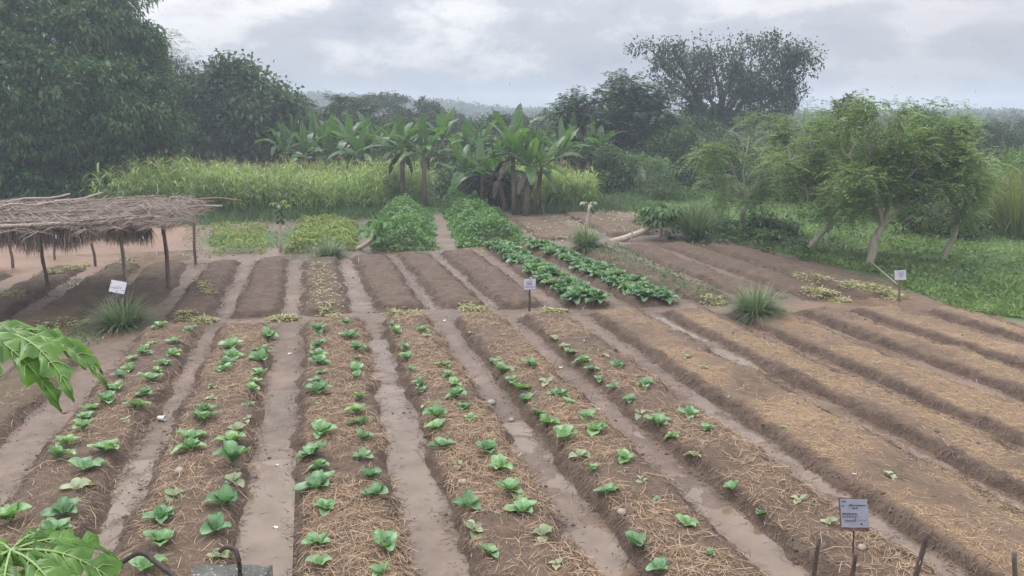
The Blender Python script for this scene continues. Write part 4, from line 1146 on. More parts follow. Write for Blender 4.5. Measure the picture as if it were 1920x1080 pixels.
def banana(px, py, ytop, label, nleaf, L, seed, f=None, z_stem=None, spread=(.1, 1.45), dead=3, nst=1, lean=0., group='banana plants of the garden edge'):
    r_ = np.random.default_rng(seed)
    b = un(px, py) if f is None else P3(px, 235, f)*[1, 1, 0]
    f = b[0]*SY+b[1]*CY
    root = thing('banana_plant', b, label, 'banana plant', group)
    st = P3(px, ytop, f)[2]
    gs = G(); gc = G(); gd = G()
    hs = st-L*.62 if z_stem is None else z_stem
    hs = max(hs, .5); lx = lean
    gs.tube([(0, 0, -.1), (lx*.3, 0, hs*.35), (lx*.8, .02, hs*.75), (lx, .02, hs)], np.array([.125, .105, .088, .065])*(.7+hs/6), 9)
    tip = np.array([lx, .02, hs-.05])
    a0 = r_.random()*6
    for i in range(nleaf):
        t_ = i/max(1, nleaf-1)
        el = spread[0]+(spread[1]-spread[0])*t_**1.1+r_.normal(0, .2)
        banana_leaf(gc, tip, a0+i*2.4+r_.normal(0, .2), el, L*1.18*r_.uniform(.85, 1.15)*(1-.12*t_), L*.245*r_.uniform(.85, 1.15), r_, .33, r_.uniform(.65, 1.3)*(1.05-.85*t_))
    for i in range(dead):
        banana_leaf(gd, tip-[0, 0, .1], r_.random()*6.28, r_.uniform(-.7, -.2), L*r_.uniform(.6, .9), L*.16, r_, .7, 1.6)
    gs.build('stem', MT['bananabark'], root); gc.build('leaves', MT['banana'], root)
    if dead: gd.build('dead_leaves', MT['bananadry'], root)
    return root
banana(757, 388, 212, 'tall banana plant left of the narrow path, the left of two', 11, 1.75, 1, z_stem=2.6)
banana(797, 392, 234, 'tall banana plant left of the narrow path, the right of two', 10, 1.55, 2, z_stem=2.4)
banana(966, 402, 205, 'tallest banana plant of the thick clump, with an upright pale leaf', 11, 1.9, 3, z_stem=2.55, spread=(.2, 1.5), lean=-.1)
banana(985, 405, 225, 'banana plant at the front of the thick clump', 9, 1.75, 4, z_stem=2.0, lean=.15, spread=(.1, 1.4))
banana(1002, 400, 235, 'banana plant at the right of the thick clump', 9, 1.7, 5, z_stem=1.9, lean=.3)
banana(948, 396, 255, 'short banana plant at the left of the thick clump with hanging dead leaves', 7, 1.6, 6, z_stem=1.5, lean=-.3, dead=4)
banana(905, 392, 260, 'low banana plant left of the thick clump, shaggy with dead leaves', 8, 1.7, 7, z_stem=1.45, dead=5, spread=(.2, 1.3))
banana(870, 388, 250, 'banana plant just right of the narrow path', 9, 1.6, 8, z_stem=1.6, dead=3)
gb = 'banana plants behind the maize'
for i, (px, f, yt, L) in enumerate(sorted(((512, 44, 262, 1.7), (548, 43, 255, 1.7), (588, 44, 250, 1.8), (628, 42, 250, 1.7), (655, 41, 248, 1.7), (690, 42, 244, 1.8), (715, 43, 238, 1.8), (830, 44, 240, 1.8),
                        (875, 43, 250, 1.7), (1040, 41, 248, 1.8), (1075, 42, 250, 1.7), (1100, 41, 250, 1.7), (1125, 40, 268, 1.5), (530, 40, 275, 1.6), (570, 39, 270, 1.6), (610, 40, 268, 1.7), (670, 39, 262, 1.7), (900, 42, 240, 1.8), (1055, 38, 262, 1.6), (735, 41, 255, 1.6)))):
    banana(px, 0, yt, f'banana plant standing behind the maize, {ORD[i]} from the left', 9, L*1.05, 20+i, f=f, z_stem=1.75+(i*7 % 5)*.2, spread=(.15, 1.45), dead=3, group=gb)

# ------------------------------------------------------------------ trees
def lobes_world(lobes, f, dr=1.0):
    out_ = []
    for l in lobes:
        px, py, rx, ry = l[:4]; df = l[4] if len(l) > 4 else random.uniform(-.5, .5)*px2m(rx, f)*dr
        c = P3(px, py, f+df); k = np.linalg.norm(c-[0, 0, H])/F
        out_.append((c, np.array([rx*k, rx*k*dr, ry*k])))
    return out_
def crown_clusters(lob, n, shell=.2, upb=.12, gap=0., seed=0, sub=0):
    """cluster centres and outward directions over a union of lobes"""
    if sub:  # each lobe carries smaller bulging clumps on its surface
        L2 = []
        for c, r in lob:
            for d in sph(sub, .15):
                k = rng.uniform(.34, .56); L2.append((c+d*r*rng.uniform(.55, .82), r*k*np.array([1.1, 1.1, .85])))
        lob = L2
    A = np.array([r[0]*r[2] for _, r in lob]); A = A/A.sum(); P = []; O = []
    for (c, r), a in zip(lob, A):
        k = max(6, int(n*a)); d = sph(k, upb)
        bump = .82+.5*(vnoise(d[:, 0]*2.2+c[0]*3+d[:, 2]*1.7, d[:, 1]*2.2+c[2]*5+d[:, 2], 1.0, seed)-.25)
        rad = bump*(1-np.abs(rng.normal(0, shell, k)))
        p = c+d*r*rad[:, None]
        if gap:
            q = vnoise(p[:, 0]+p[:, 1]*.6, p[:, 2], 1.1, seed+5)+.5*vnoise(p[:, 0]-p[:, 1]*.6, p[:, 2], 2.6, seed+7)
            m_ = q > gap; p = p[m_]; d = d[m_]
        P.append(p); O.append(nrm(d/ r))
    return np.vstack(P), nrm(np.vstack(O))
def foliage(g, P, O, per, L, W, mode, spread):
    K = len(P)
    c = np.repeat(P, per, 0); o = np.repeat(O, per, 0); N_ = K*per
    tint = np.repeat(rng.normal(0, .14, K)+(vnoise(P[:, 0]+P[:, 1]*.7, P[:, 2], .75, 3)-.5)*.65, per)
    r = np.clip(rng.normal(.42, .2, N_)+tint, 0, 1)
    if mode == 'droop':
        p = c+rng.normal(0, spread, (N_, 3))*[1, 1, .6]
        D = o*.55+rng.normal(0, .5, (N_, 3))+np.array([[0, 0, -.3]])
        add_leaves(g, p, D, L*rng.uniform(.7, 1.25, N_), W*rng.uniform(.8, 1.2, N_), .2, .22, r=r)
    elif mode == 'broad':
        p = c+rng.normal(0, spread, (N_, 3))
        D = o*.6+rng.normal(0, .55, (N_, 3))+np.array([[0, 0, .1]])
        add_leaves(g, p, D, L*rng.uniform(.6, 1.2, N_), W*rng.uniform(.8, 1.2, N_), .2, .25, r=r)
    elif mode == 'quad':
        p = c+rng.normal(0, spread, (N_, 3)); D = o*.4+rng.normal(0, .6, (N_, 3))
        add_rhombs(g, p, D, L*rng.uniform(.6, 1.3, N_), W*rng.uniform(.8, 1.2, N_), .15, r=r)
def fronds(g, P, O, L, k, lw, ll, droop=.5, spread=.7, elev=.2):
    """pinnate leaves: a drooping axis with k pairs of leaflets each"""
    K = len(P); D = nrm(O*.8+rng.normal(0, spread, (K, 3))+np.array([[0, 0, elev]])); Ls = L*rng.uniform(.6, 1.25, K)
    hd = D.copy(); hd[:, 2] = 0; hd = nrm(hd+1e-6); S = np.cross(hd, [[0, 0, 1.]])
    tint = np.clip(rng.normal(.45, .22, K), 0, 1)
    for i in range(k):
        u = (i+1)/k; q = P+D*(Ls*u)[:, None]-np.array([[0, 0, 1.]])*(droop*Ls*u*u)[:, None]
        for s_ in (-1, 1):
            w = ll*(.55+.9*math.sin(PI*min(1, .15+u*.8)))*Ls/L
            add_rhombs(g, q, S*s_+D*.45+np.array([[0, 0, -.25]])+rng.normal(0, .15, (K, 3)), w, np.full(K, lw), .1, r=np.clip(tint+rng.normal(0, .08, K), 0, 1),
                       up=nrm(np.array([[0, 0, 1.]])+rng.normal(0, .25, (K, 3))))
def limbs(g, base, fork, lob, r0, twigs=6, lean=0, bend=.15):
    base = np.array(base, float); fork = np.array(fork, float)
    g.tube([base-[0, 0, .2], base+(fork-base)*.35+rng.normal(0, .04, 3), base+(fork-base)*.7+rng.normal(0, .04, 3), fork], [r0*1.15, r0, r0*.9, r0*.8], 9)
    for c, r in lob:
        v = c-fork; m1 = fork+v*.4+rng.normal(0, bend, 3)*np.linalg.norm(v)*.4; m1[2] += .06*np.linalg.norm(v)
        g.tube([fork, m1, c], [r0*.55, r0*.36, r0*.16], 6, cap=False)
        for _ in range(twigs):
            d = sph(1, .2)[0]; e = c+d*r*rng.uniform(.6, .95); s_ = m1+(c-m1)*rng.uniform(.2, 1)
            g.tube([s_, (s_+e)/2+rng.normal(0, .06, 3)*np.linalg.norm(r), e], [r0*.14, r0*.09, r0*.03], 4, cap=False)
def tree(name, label, base, f, lobes, fork, r0, n, per, L, W, mode, mat, spread=.25, bark='bark', shell=.2, gap=0, twigs=6, dr=1., upb=.12, fk=8, cat='tree', droop=.5, group=None, ll=.05, lw=.03, elev=.2, sub=9):
    b = np.array(base, float); lob = lobes_world(lobes, f, dr)
    root = thing(name, b, label, cat, group)
    fkp = P3(fork[0], fork[1], f)
    g = G(); limbs(g, b, fkp, lob, r0, twigs); g.v = [v-b for v in g.v]; g.build('trunk', MT[bark], root)
    P, O = crown_clusters(lob, n, shell, upb, gap, int(abs(b[0])*7) % 40, sub)
    g = G()
    if mode == 'frond': fronds(g, P, O, L, fk, lw, ll, droop, .7, elev)
    else: foliage(g, P, O, per, L, W, mode, spread)
    g.v = [v-b for v in g.v]; g.build('crown', MT[mat], root)
    return root
def G0(px, f): p = P3(px, 225, f); p[2] = 0; return p
L_ = lambda *a: list(a)

# big mango on the left
tree('mango_tree', 'huge dense mango tree filling the upper left corner', G0(70, 37), 37,
     [(40, 70, 150, 95, 1), (150, 75, 115, 85, 0), (225, 110, 70, 75, 0), (250, 185, 75, 75, -1), (130, 190, 130, 90, -3), (20, 190, 130, 100, -3), (285, 250, 55, 60, 0),
      (200, 265, 95, 60, -2), (80, 290, 120, 55, -3.5), (-30, 290, 110, 60, -3), (300, 300, 45, 32, 0), (-90, 150, 120, 150, 0), (190, 20, 55, 45, 0), (60, -10, 130, 50, 2), (240, 318, 70, 25, -1), (30, 330, 90, 28, -3), (140, 335, 80, 22, -3)],
     (80, 290), .55, 10500, 15, .29, .108, 'droop', 'mango', .2, shell=.1, twigs=5)
tree('feathery_tree', 'thin grey-green feathery tree rising behind the mango', G0(330, 50), 50,
     [(312, 95, 32, 30), (345, 140, 40, 30), (300, 130, 25, 35), (365, 165, 30, 22), (330, 180, 45, 30)], (330, 215), .2, 1100, 1, .8, 0, 'frond', 'feather', gap=.45, sub=0, twigs=9, fk=7, ll=.10, lw=.05)
tree('broad_tree', 'dark rounded tree between the mango and the broad-leaved tree', G0(350, 47), 47,
     [(340, 165, 42, 35), (375, 180, 40, 35), (350, 215, 60, 60), (320, 260, 55, 55), (385, 250, 55, 60), (355, 300, 60, 30), (395, 190, 35, 40)], (352, 310), .3, 1500, 12, .26, .12, 'droop', 'umb', .35)
tree('broad_leaved_tree', 'broad-leaved tree with large leaf clusters on top, left of the bananas', G0(470, 45), 45,
     [(440, 178, 42, 42), (430, 145, 26, 22), (455, 135, 18, 12), (480, 165, 25, 16), (530, 195, 25, 14), (405, 165, 18, 16), (480, 195, 50, 40), (515, 225, 48, 45), (410, 225, 50, 60), (460, 250, 75, 50), (545, 255, 30, 40), (495, 275, 70, 30), (400, 285, 45, 25), (535, 290, 35, 18)], (465, 295), .32, 2000, 10, .42, .2, 'broad', 'broad', .34)
# pinnate tree, right of the centre
tree('pinnate_tree', 'dark tree with long feather leaves right of the banana clump', G0(1165, 44), 44,
     [(1160, 165, 35, 28), (1180, 185, 60, 35), (1110, 200, 50, 26), (1060, 212, 35, 16), (1225, 205, 45, 40), (1150, 235, 85, 40), (1215, 255, 55, 35), (1100, 240, 50, 28)], (1165, 285), .28, 1500, 1, .95, 0, 'frond', 'pinn', twigs=7, fk=8, ll=.24, lw=.12, droop=.35, elev=.35)
tree('spreading_tree', 'tallest dark tree with a wide flat crown and visible branches on the right', G0(1345, 52), 52,
     [(1225, 98, 42, 20), (1275, 105, 55, 30), (1330, 92, 55, 26), (1395, 92, 60, 28), (1455, 102, 50, 28), (1500, 112, 32, 32), (1260, 145, 45, 30), (1320, 140, 65, 40), (1390, 145, 70, 48), (1450, 160, 48, 42),
      (1490, 165, 28, 30), (1285, 185, 40, 26), (1345, 195, 55, 34), (1420, 205, 55, 34), (1310, 222, 35, 26), (1470, 205, 30, 22)], (1345, 250), .36, 3900, 9, .26, .13, 'broad', 'umb', .24, gap=.72, twigs=10, shell=.25)
# moringa row along the grass
tree('moringa_tree', 'pale trunked feathery tree nearest the leaning papaya, at the grass edge', G0(1398, fwd(1398, 442)), fwd(1398, 442),
     [(1405, 255, 73, 45), (1370, 305, 68, 49), (1435, 310, 62, 54), (1350, 350, 56, 43), (1410, 365, 68, 38), (1460, 260, 45, 43)], (1402, 385), .085, 1900, 1, .46, 0, 'frond', 'moringa', bark='barkpale', twigs=8, fk=7, ll=.085, lw=.05, shell=.32, droop=.45, sub=4, gap=.52)
b = on(1512, 472)
tree('moringa_tree', 'feathery tree with a trunk leaning right, second in the row at the grass edge', b, fwd(1512, 472),
     [(1520, 262, 68, 59), (1550, 320, 73, 54), (1500, 350, 62, 49), (1560, 385, 56, 38), (1480, 300, 51, 54)], (1560, 425), .09, 1900, 1, .44, 0, 'frond', 'moringa', bark='barkpale', twigs=8, fk=7, ll=.085, lw=.05, shell=.32, droop=.45, sub=4, gap=.52)
b = on(1626, 497)
tree('moringa_tree', 'largest feathery tree with a thick pale leaning trunk right of the others', b, fwd(1626, 497),
     [(1625, 228, 73, 49), (1690, 245, 79, 52), (1590, 290, 85, 59), (1660, 310, 96, 65), (1735, 300, 79, 65), (1630, 370, 85, 49), (1720, 372, 79, 43), (1580, 355, 51, 43), (1770, 270, 45, 49)], (1655, 425), .11, 3000, 1, .42, 0, 'frond', 'moringa', bark='barkpale', twigs=9, fk=7, ll=.08, lw=.046, shell=.32, droop=.45, sub=4, gap=.52)
f = 20.5
tree('moringa_tree', 'feathery tree at the right end of the row, with a sparse shoot on top', G0(1800, f), f,
     [(1785, 300, 56, 59), (1800, 365, 56, 54), (1765, 390, 51, 38), (1815, 250, 28, 38)], (1795, 420), .07, 1300, 1, .42, 0, 'frond', 'moringa', bark='barkpale', twigs=8, fk=7, ll=.08, lw=.046, shell=.32, droop=.45, sub=4, gap=.52)
# sparse top shoots sticking out of the row
for i, (px, py, s_, ff) in enumerate(((1608, 178, 16, 21), (1815, 205, 34, 20.5), (1690, 195, 18, 19), (1515, 190, 22, 24))):
    c = P3(px, py, ff); k = ff/F; n = 26
    base = P3(px-8, py+75, ff); g = G()
    root = thing('tree_shoot', base, ('thin shoot standing above the second feathery tree', 'large sparse shoot on the right end of the feathery row', 'thin shoot above the largest feathery tree', 'thin shoot between the first two feathery trees')[i], 'shoot')
    g.tube(np.array([base, (base+c)/2, c])-base, [.02, .013, .006], 5); g.build('stem', MT['barkpale'], root)
    P = base+(c-base)*rng.uniform(.3, 1, n)[:, None]; O = sph(n, .3); g = G(); fronds(g, P-base, O, s_*k*1.3, 8, .035, .07, .4); g.build('leaves', MT['moringa'], root)

# bushes
def bush(px, f, lobes, n, L, W, mat, label, mode='broad', name='bush', per=8, spread=.18, bark='bark', **kw):
    ly = max(l[1]+l[3] for l in lobes)
    return tree(name, label, G0(px, f), f, lobes, (px, ly-8), .05, n, per, L, W, mode, mat, spread, bark, twigs=5, cat='bush', **kw)
bush(1212, fwd(1212, 366), [(1215, 318, 45, 28), (1185, 330, 32, 24), (1245, 332, 28, 24), (1218, 300, 30, 16)], 800, .38, 0, 'bushlight', 'rounded light green bush with pale stems', 'frond', ll=.08, lw=.05, fk=6, bark='barkpale')
bush(1155, 38, [(1160, 300, 35, 25), (1150, 330, 35, 22), (1130, 345, 25, 16)], 420, .20, .11, 'bushdark', 'dark bush left of the rounded light bush')
bush(1265, 41, [(1260, 270, 50, 28), (1300, 290, 45, 36), (1280, 325, 45, 30), (1310, 345, 40, 25)], 800, .22, .10, 'bushdark', 'tangled dark bush right of the rounded light bush')
bush(1345, 46, [(1340, 285, 55, 40), (1310, 250, 35, 28), (1385, 300, 50, 40), (1350, 330, 50, 30)], 900, .24, .11, 'mango', 'dense dark undergrowth below the tallest tree')
bush(1265, 50, [(1270, 245, 35, 25), (1250, 270, 40, 25)], 300, .25, .12, 'bushlight', 'pale green bush seen between the pinnate tree and the tallest tree')
bush(1450, 36, [(1440, 330, 50, 45), (1500, 345, 60, 45), (1460, 380, 55, 30)], 800, .2, .09, 'bushdark', 'thicket behind the first two feathery trees')
bush(1585, 34, [(1560, 310, 60, 60), (1620, 330, 70, 60), (1600, 385, 70, 30)], 900, .2, .09, 'bushdark', 'thicket behind the largest feathery tree, its left half')
bush(1720, 34, [(1690, 320, 60, 60), (1760, 330, 60, 60), (1730, 385, 70, 35)], 900, .2, .09, 'mango', 'thicket behind the largest feathery tree, its right half')
bush(1830, 33, [(1820, 330, 45, 50), (1850, 380, 40, 35), (1805, 400, 45, 25)], 600, .2, .09, 'bushdark', 'dark bush between the feathery row and the yellow cane')
bush(1255, 36, [(1255, 360, 40, 15), (1290, 370, 30, 14), (1215, 372, 30, 10)], 300, .2, .06, 'bushdark', 'low weeds around the foot of the rounded light bush', name='low_bush')
bush(1445, 24.5, [(1440, 432, 30, 14), (1475, 438, 25, 12)], 240, .16, .07, 'bushdark', 'low bush between the first two pale trunks', name='low_bush')
bush(1560, 29, [(1545, 405, 60, 18), (1600, 402, 50, 18)], 400, .18, .08, 'bushlight', 'low light bush behind the second pale trunk', name='low_bush')
bush(1760, 25, [(1740, 418, 45, 22), (1790, 425, 35, 20)], 380, .18, .08, 'bushdark', 'low dark bush right of the thickest pale trunk', name='low_bush')
bush(200, 36, [(215, 345, 40, 20), (165, 350, 35, 16), (250, 340, 25, 22)], 420, .2, .09, 'bushlight', 'light green undergrowth below the mango near the maize', name='low_bush')
bush(35, 36.5, [(40, 355, 60, 20), (-30, 350, 50, 26), (110, 358, 45, 14)], 500, .2, .09, 'umb', 'dark undergrowth below the mango at the left edge', name='low_bush')
bush(945, 33.5, [(935, 365, 40, 26), (920, 335, 30, 26), (955, 345, 30, 30)], 500, .24, .1, 'umb', 'dark shrub inside the banana clump')
bush(1885, 27.5, [(1870, 370, 40, 45), (1910, 350, 45, 50), (1890, 410, 50, 30), (1940, 390, 40, 50)], 700, .35, .05, 'bushlight', 'soft olive green bush among the cane at the right edge', spread=.2)
bush(700, 40, [(690, 300, 60, 28), (760, 305, 50, 26), (825, 305, 55, 28), (840, 345, 30, 30)], 700, .24, .1, 'bushdark', 'dark undergrowth between the banana plants left of the clump', name='low_bush')
bush(880, 36, [(850, 350, 28, 28), (880, 335, 30, 30), (905, 350, 30, 25)], 420, .24, .1, 'bushdark', 'leafy undergrowth at the end of the narrow path', name='low_bush')
bush(1080, 40, [(1030, 300, 45, 26), (1090, 305, 50, 26), (1130, 315, 35, 26)], 500, .24, .1, 'bushdark', 'dark undergrowth behind the smaller maize patch', name='low_bush')
# yellow cane on the right edge
for i, (px, f, n, hh) in enumerate(((1890, 27, 420, 1.9), (1945, 25, 420, 2.5), (1862, 30, 260, 1.5))):
    b = G0(px, f); K = n; az = rng.random(K)*6.28; rr = np.sqrt(rng.random(K))*.75; el = rng.uniform(.9, 1.5, K)
    P = np.stack([np.cos(az)*rr, np.sin(az)*rr, np.zeros(K)], 1); D = np.stack([np.cos(az)*np.cos(el), np.sin(az)*np.cos(el), np.sin(el)], 1)
    g = G(); add_blades(g, P, D, hh*rng.uniform(.8, 1.3, K), rng.uniform(.022, .04, K), rng.uniform(.3, .8, K), 6)
    P2 = np.repeat(P, 3, 0)+np.stack([np.cos(np.repeat(az, 3))*.2, np.sin(np.repeat(az, 3))*.2, rng.uniform(.2, .75, K*3)*hh], 1); D2 = sph(K*3, .5)
    add_blades(g, P2, D2, rng.uniform(.5, 1.0, K*3), rng.uniform(.018, .03, K*3), .8, 4)
    o = g.build('cane_grass', MT['cane']); o.location = Vector(b)
    tag(o, ('yellowish cane clump at the right edge', 'tallest yellow cane clump cut by the right edge', 'smaller cane clump left of the yellow cane')[i], 'cane', 'cane clumps at the right edge')

# ------------------------------------------------------------------ hazy treeline behind the bananas
def proto(kind, seed):
    """meshes (trunk, crown) of one unit-high tree"""
    g = G(); gt = G(); z = np.zeros(3)
    if kind == 'round':
        lob = [(np.array([rng.normal(0, .16), rng.normal(0, .16), rng.uniform(.45, .8)]), np.array([.22, .22, .17])*rng.uniform(.8, 1.2)) for _ in range(7)]
        limbs(gt, z, [0, 0, .3], lob, .025, 2); P, O = crown_clusters(lob, 420, .2, .1, seed=seed); foliage(g, P, O, 8, .05, .028, 'quad', .022)
    elif kind == 'tall':
        lob = [(np.array([rng.normal(0, .11), rng.normal(0, .11), rng.uniform(.35, .9)]), np.array([.14, .14, .13])*rng.uniform(.8, 1.2)) for _ in range(9)]
        limbs(gt, z, [0, 0, .3], lob, .022, 2); P, O = crown_clusters(lob, 420, .25, .1, .5, seed=seed); foliage(g, P, O, 8, .045, .025, 'quad', .022)
    elif kind == 'umbrella':
        lob = [(np.array([math.cos(a)*.26, math.sin(a)*.26, .88+rng.normal(0, .05)]), np.array([.18, .18, .05])) for a in np.arange(7)*.9]+[(np.array([0, 0, .97]), np.array([.2, .2, .05]))]
        limbs(gt, z, [0, 0, .55], lob, .02, 3); P, O = crown_clusters(lob, 380, .3, .1, .45, seed=seed); foliage(g, P, O, 6, .04, .022, 'quad', .02)
    else:  # palm
        gt.tube([(0, 0, 0), (.02, 0, .4), (.03, .01, .82)], [.022, .017, .013], 6); n = 22
        P = np.repeat([[.03, .01, .82]], n, 0); O = sph(n, .25); fronds(g, P, O, .30, 9, .026, .085, .55, .2, .2)
    a = gt.build('trunk', MT['bark']); b = g.build('crown', MT['far']); C.objects.unlink(a); C.objects.unlink(b); return a, b
PR = {k: [proto(k, i*3+j) for j in range(n)] for i, (k, n) in enumerate((('round', 3), ('tall', 2), ('umbrella', 1), ('palm', 2)))}
KN = {'round': 'round_tree', 'tall': 'slender_tree', 'umbrella': 'umbrella_tree', 'palm': 'palm_tree'}
KL = {'round': 'hazy round-crowned tree', 'tall': 'hazy ragged tree', 'umbrella': 'hazy flat-topped tree', 'palm': 'hazy palm'}
def far_tree(kind, px, ytop, f, label, k=0, group='hazy trees behind the bananas', fat=1.):
    b = G0(px, f); top = P3(px, ytop, f)[2]; hgt = max(1.5, top/(1.0 if kind != 'palm' else .9))
    pr = PR[kind][k % len(PR[kind])]
    root = thing(KN[kind], b, label, 'palm' if kind == 'palm' else 'tree', group)
    for m in pr:
        c = m.copy(); C.objects.link(c); c.parent = root
    root.scale = (hgt*fat, hgt*fat, hgt); root.rotation_euler = (0, 0, random.random()*6.28)
FT2 = [(px+random.uniform(-8, 8), random.uniform(206, 232), random.uniform(54, 66)) for px in range(575, 1130, 26)]
FT = [('palm', 560, 188, 72), ('palm', 578, 196, 80), ('round', 590, 198, 80), ('palm', 628, 188, 70), ('tall', 645, 198, 95), ('palm', 655, 190, 74), ('palm', 672, 194, 66), ('round', 612, 215, 68), ('umbrella', 690, 186, 110),
      ('round', 680, 200, 80), ('umbrella', 728, 181, 105), ('tall', 752, 200, 95), ('round', 700, 218, 66), ('tall', 788, 192, 88), ('palm', 815, 206, 78), ('round', 770, 215, 70), ('round', 840, 212, 85), ('tall', 865, 216, 110),
      ('round', 890, 222, 72), ('round', 925, 215, 100), ('tall', 945, 222, 80), ('round', 975, 212, 95), ('round', 1010, 210, 85), ('tall', 1035, 212, 100), ('round', 1055, 225, 70), ('round', 1090, 215, 90)]
for i, (k, px, yt, f) in enumerate(FT): far_tree(k, px, yt-5, f*.8, f'{KL[k]} in the treeline behind the bananas, {ORD[i]} from left', i, fat=1.25 if k == 'round' else 1.)
for i, (px, yt, f) in enumerate(FT2): far_tree(('round', 'round', 'tall')[i % 3], px, yt, f, f'low dark tree close behind the bananas, {ORD[i]} from left', i+1, 'low trees close behind the bananas', 1.25)
FR = [('round', 1290, 225, 75), ('tall', 1570, 185, 42), ('round', 1545, 205, 46), ('round', 1500, 215, 55), ('round', 1640, 205, 44), ('round', 1750, 215, 46), ('round', 1830, 245, 60), ('round', 1895, 226, 52), ('round', 1800, 228, 56), ('tall', 1850, 236, 50), ('round', 1960, 230, 50), ('tall', 1925, 225, 66), ('round', 1865, 258, 90), ('tall', 1720, 205, 50)]
for i, (k, px, yt, f) in enumerate(sorted(FR, key=lambda q: q[1])): far_tree(k, px, yt, f, f'{KL[k]} behind the feathery trees on the right, {ORD[i]} from left', i, 'trees behind the feathery row', 1.1)
FL = [('round', -60, 40, 52), ('round', 250, 240, 60), ('tall', 390, 190, 62), ('round', 560, 225, 62)]
for i, (k, px, yt, f) in enumerate(FL): far_tree(k, px, yt, f, f'{KL[k]} behind the mango and broad-leaved tree, {ORD[i]} from left', i, 'trees behind the mango', 1.1)
# wooded ridge far behind: one ground swell and one mass of canopy
n, mrow = 90, 7
ang = np.linspace(-50, 62, n); V = []
for a in ang:
    A = math.radians(a)
    for j, (rr, hz) in enumerate(((200, -.5), (230, .35), (260, .75), (290, 1), (330, .85), (370, .4), (410, -.5))):
        hh = float(np.interp(a, [-50, -12, 3, 8, 14, 25, 45, 62], [6, 9, 9, 7, 4, 3, 3, 3.5]))+fbm(np.array([a]), np.array([0.]), .25, 4, 4)[0]*5
        V.append((rr*math.sin(A), rr*math.cos(A), hz*hh))
Q = [(i*mrow+j, (i+1)*mrow+j, (i+1)*mrow+j+1, i*mrow+j+1) for i in range(n-1) for j in range(mrow-1)]
g = G(); g.add(V, Q); tag(g.build('hills', MT['far']), 'low wooded ridge fading into the rain haze', 'hill', kind='structure')
V = np.array(V).reshape(n, mrow, 3)
g = G(); K = 6500; i = rng.random(K)*(n-1.001); j = rng.random(K)*(mrow-1.001)*.72; ii = i.astype(int); jj = j.astype(int); u = (i-ii)[:, None]; v = (j-jj)[:, None]
P = (V[ii, jj]*(1-u)+V[ii+1, jj]*u)*(1-v)+(V[ii, jj+1]*(1-u)+V[ii+1, jj+1]*u)*v
R_ = rng.uniform(.9, 2.4, K)
for _ in range(22):
    d = sph(K, .3); add_rhombs(g, P+d*R_[:, None]*[1, 1, .9]*rng.uniform(.8, 1.1, (K, 1))+[0, 0, 1.2], rng.normal(0, 1, (K, 3)), rng.uniform(.7, 1.3, K), rng.uniform(.5, .8, K), .1)
tag(g.build('distant_forest', MT['far']), 'far-off forest canopy along the ridge on the horizon', 'forest', kind='stuff')
# scrub closing the middle distance
g = G(); K = 5200; a = np.radians(rng.uniform(-42, 58, K)); rr = rng.uniform(60, 190, K)
P = np.stack([rr*np.sin(a), rr*np.cos(a), np.zeros(K)], 1); R_ = rng.uniform(1.0, 3.0, K)*(.7+rr/180)
for _ in range(30):
    d = sph(K, .4); add_rhombs(g, P+d*R_[:, None]*[1, 1, .8]*rng.uniform(.8, 1.1, (K, 1))+[0, 0, .4], rng.normal(0, 1, (K, 3)), rng.uniform(.3, .75, K)*(.5+rr/110), rng.uniform(.2, .4, K)*(.5+rr/110), .1)
tag(g.build('scrub', MT['far']), 'continuous dark scrub in the hazy middle distance', 'scrub', kind='stuff')

# ------------------------------------------------------------------ falling rain (uncountable)
g = G(); K = 3600
a = np.radians(rng.uniform(-24, 52, K)); rr = 4+rng.random(K)**.7*22
P = np.stack([rr*np.sin(a), rr*np.cos(a), rng.uniform(.3, 9.5, K)], 1)
P = P[P[:, 2] < 4+rr*.16]; K = len(P)
Ld = rng.uniform(.018, .04, K); Wd = rng.uniform(.0016, .0028, K)
ringn = 5; prof = [(0, 0.02), (.25, .8), (.5, 1), (.8, .6), (1, .02)]
V = np.zeros((K, len(prof)*ringn, 3))
for i, (h_, r_) in enumerate(prof):
    for j in range(ringn):
        b_ = j/ringn*2*PI
        V[:, i*ringn+j, 0] = P[:, 0]+np.cos(b_)*Wd*r_+Ld*h_*.06; V[:, i*ringn+j, 1] = P[:, 1]+np.sin(b_)*Wd*r_; V[:, i*ringn+j, 2] = P[:, 2]+Ld*h_
q0 = np.array([(i*ringn+j, i*ringn+(j+1) % ringn, (i+1)*ringn+(j+1) % ringn, (i+1)*ringn+j) for i in range(len(prof)-1) for j in range(ringn)])
g.add(V.reshape(-1, 3), ((np.arange(K)*len(prof)*ringn)[:, None, None]+q0).reshape(-1, 4))
m = M('rain drop'); b_ = m.n('ShaderNodeBsdfGlass'); b_.inputs['IOR'].default_value = 1.33; b_.inputs['Roughness'].default_value = .02
t_ = m.n('ShaderNodeBsdfTranslucent'); t_.inputs[0].default_value = (.9, .93, 1, 1); x_ = m.n('ShaderNodeMixShader'); x_.inputs[0].default_value = .3
m.l(b_.outputs[0], x_.inputs[1]); m.l(t_.outputs[0], x_.inputs[2])
tag(g.build('rain_drops', m.done(x_.outputs[0])), 'pale rain drops falling over the whole garden', 'rain', kind='stuff')

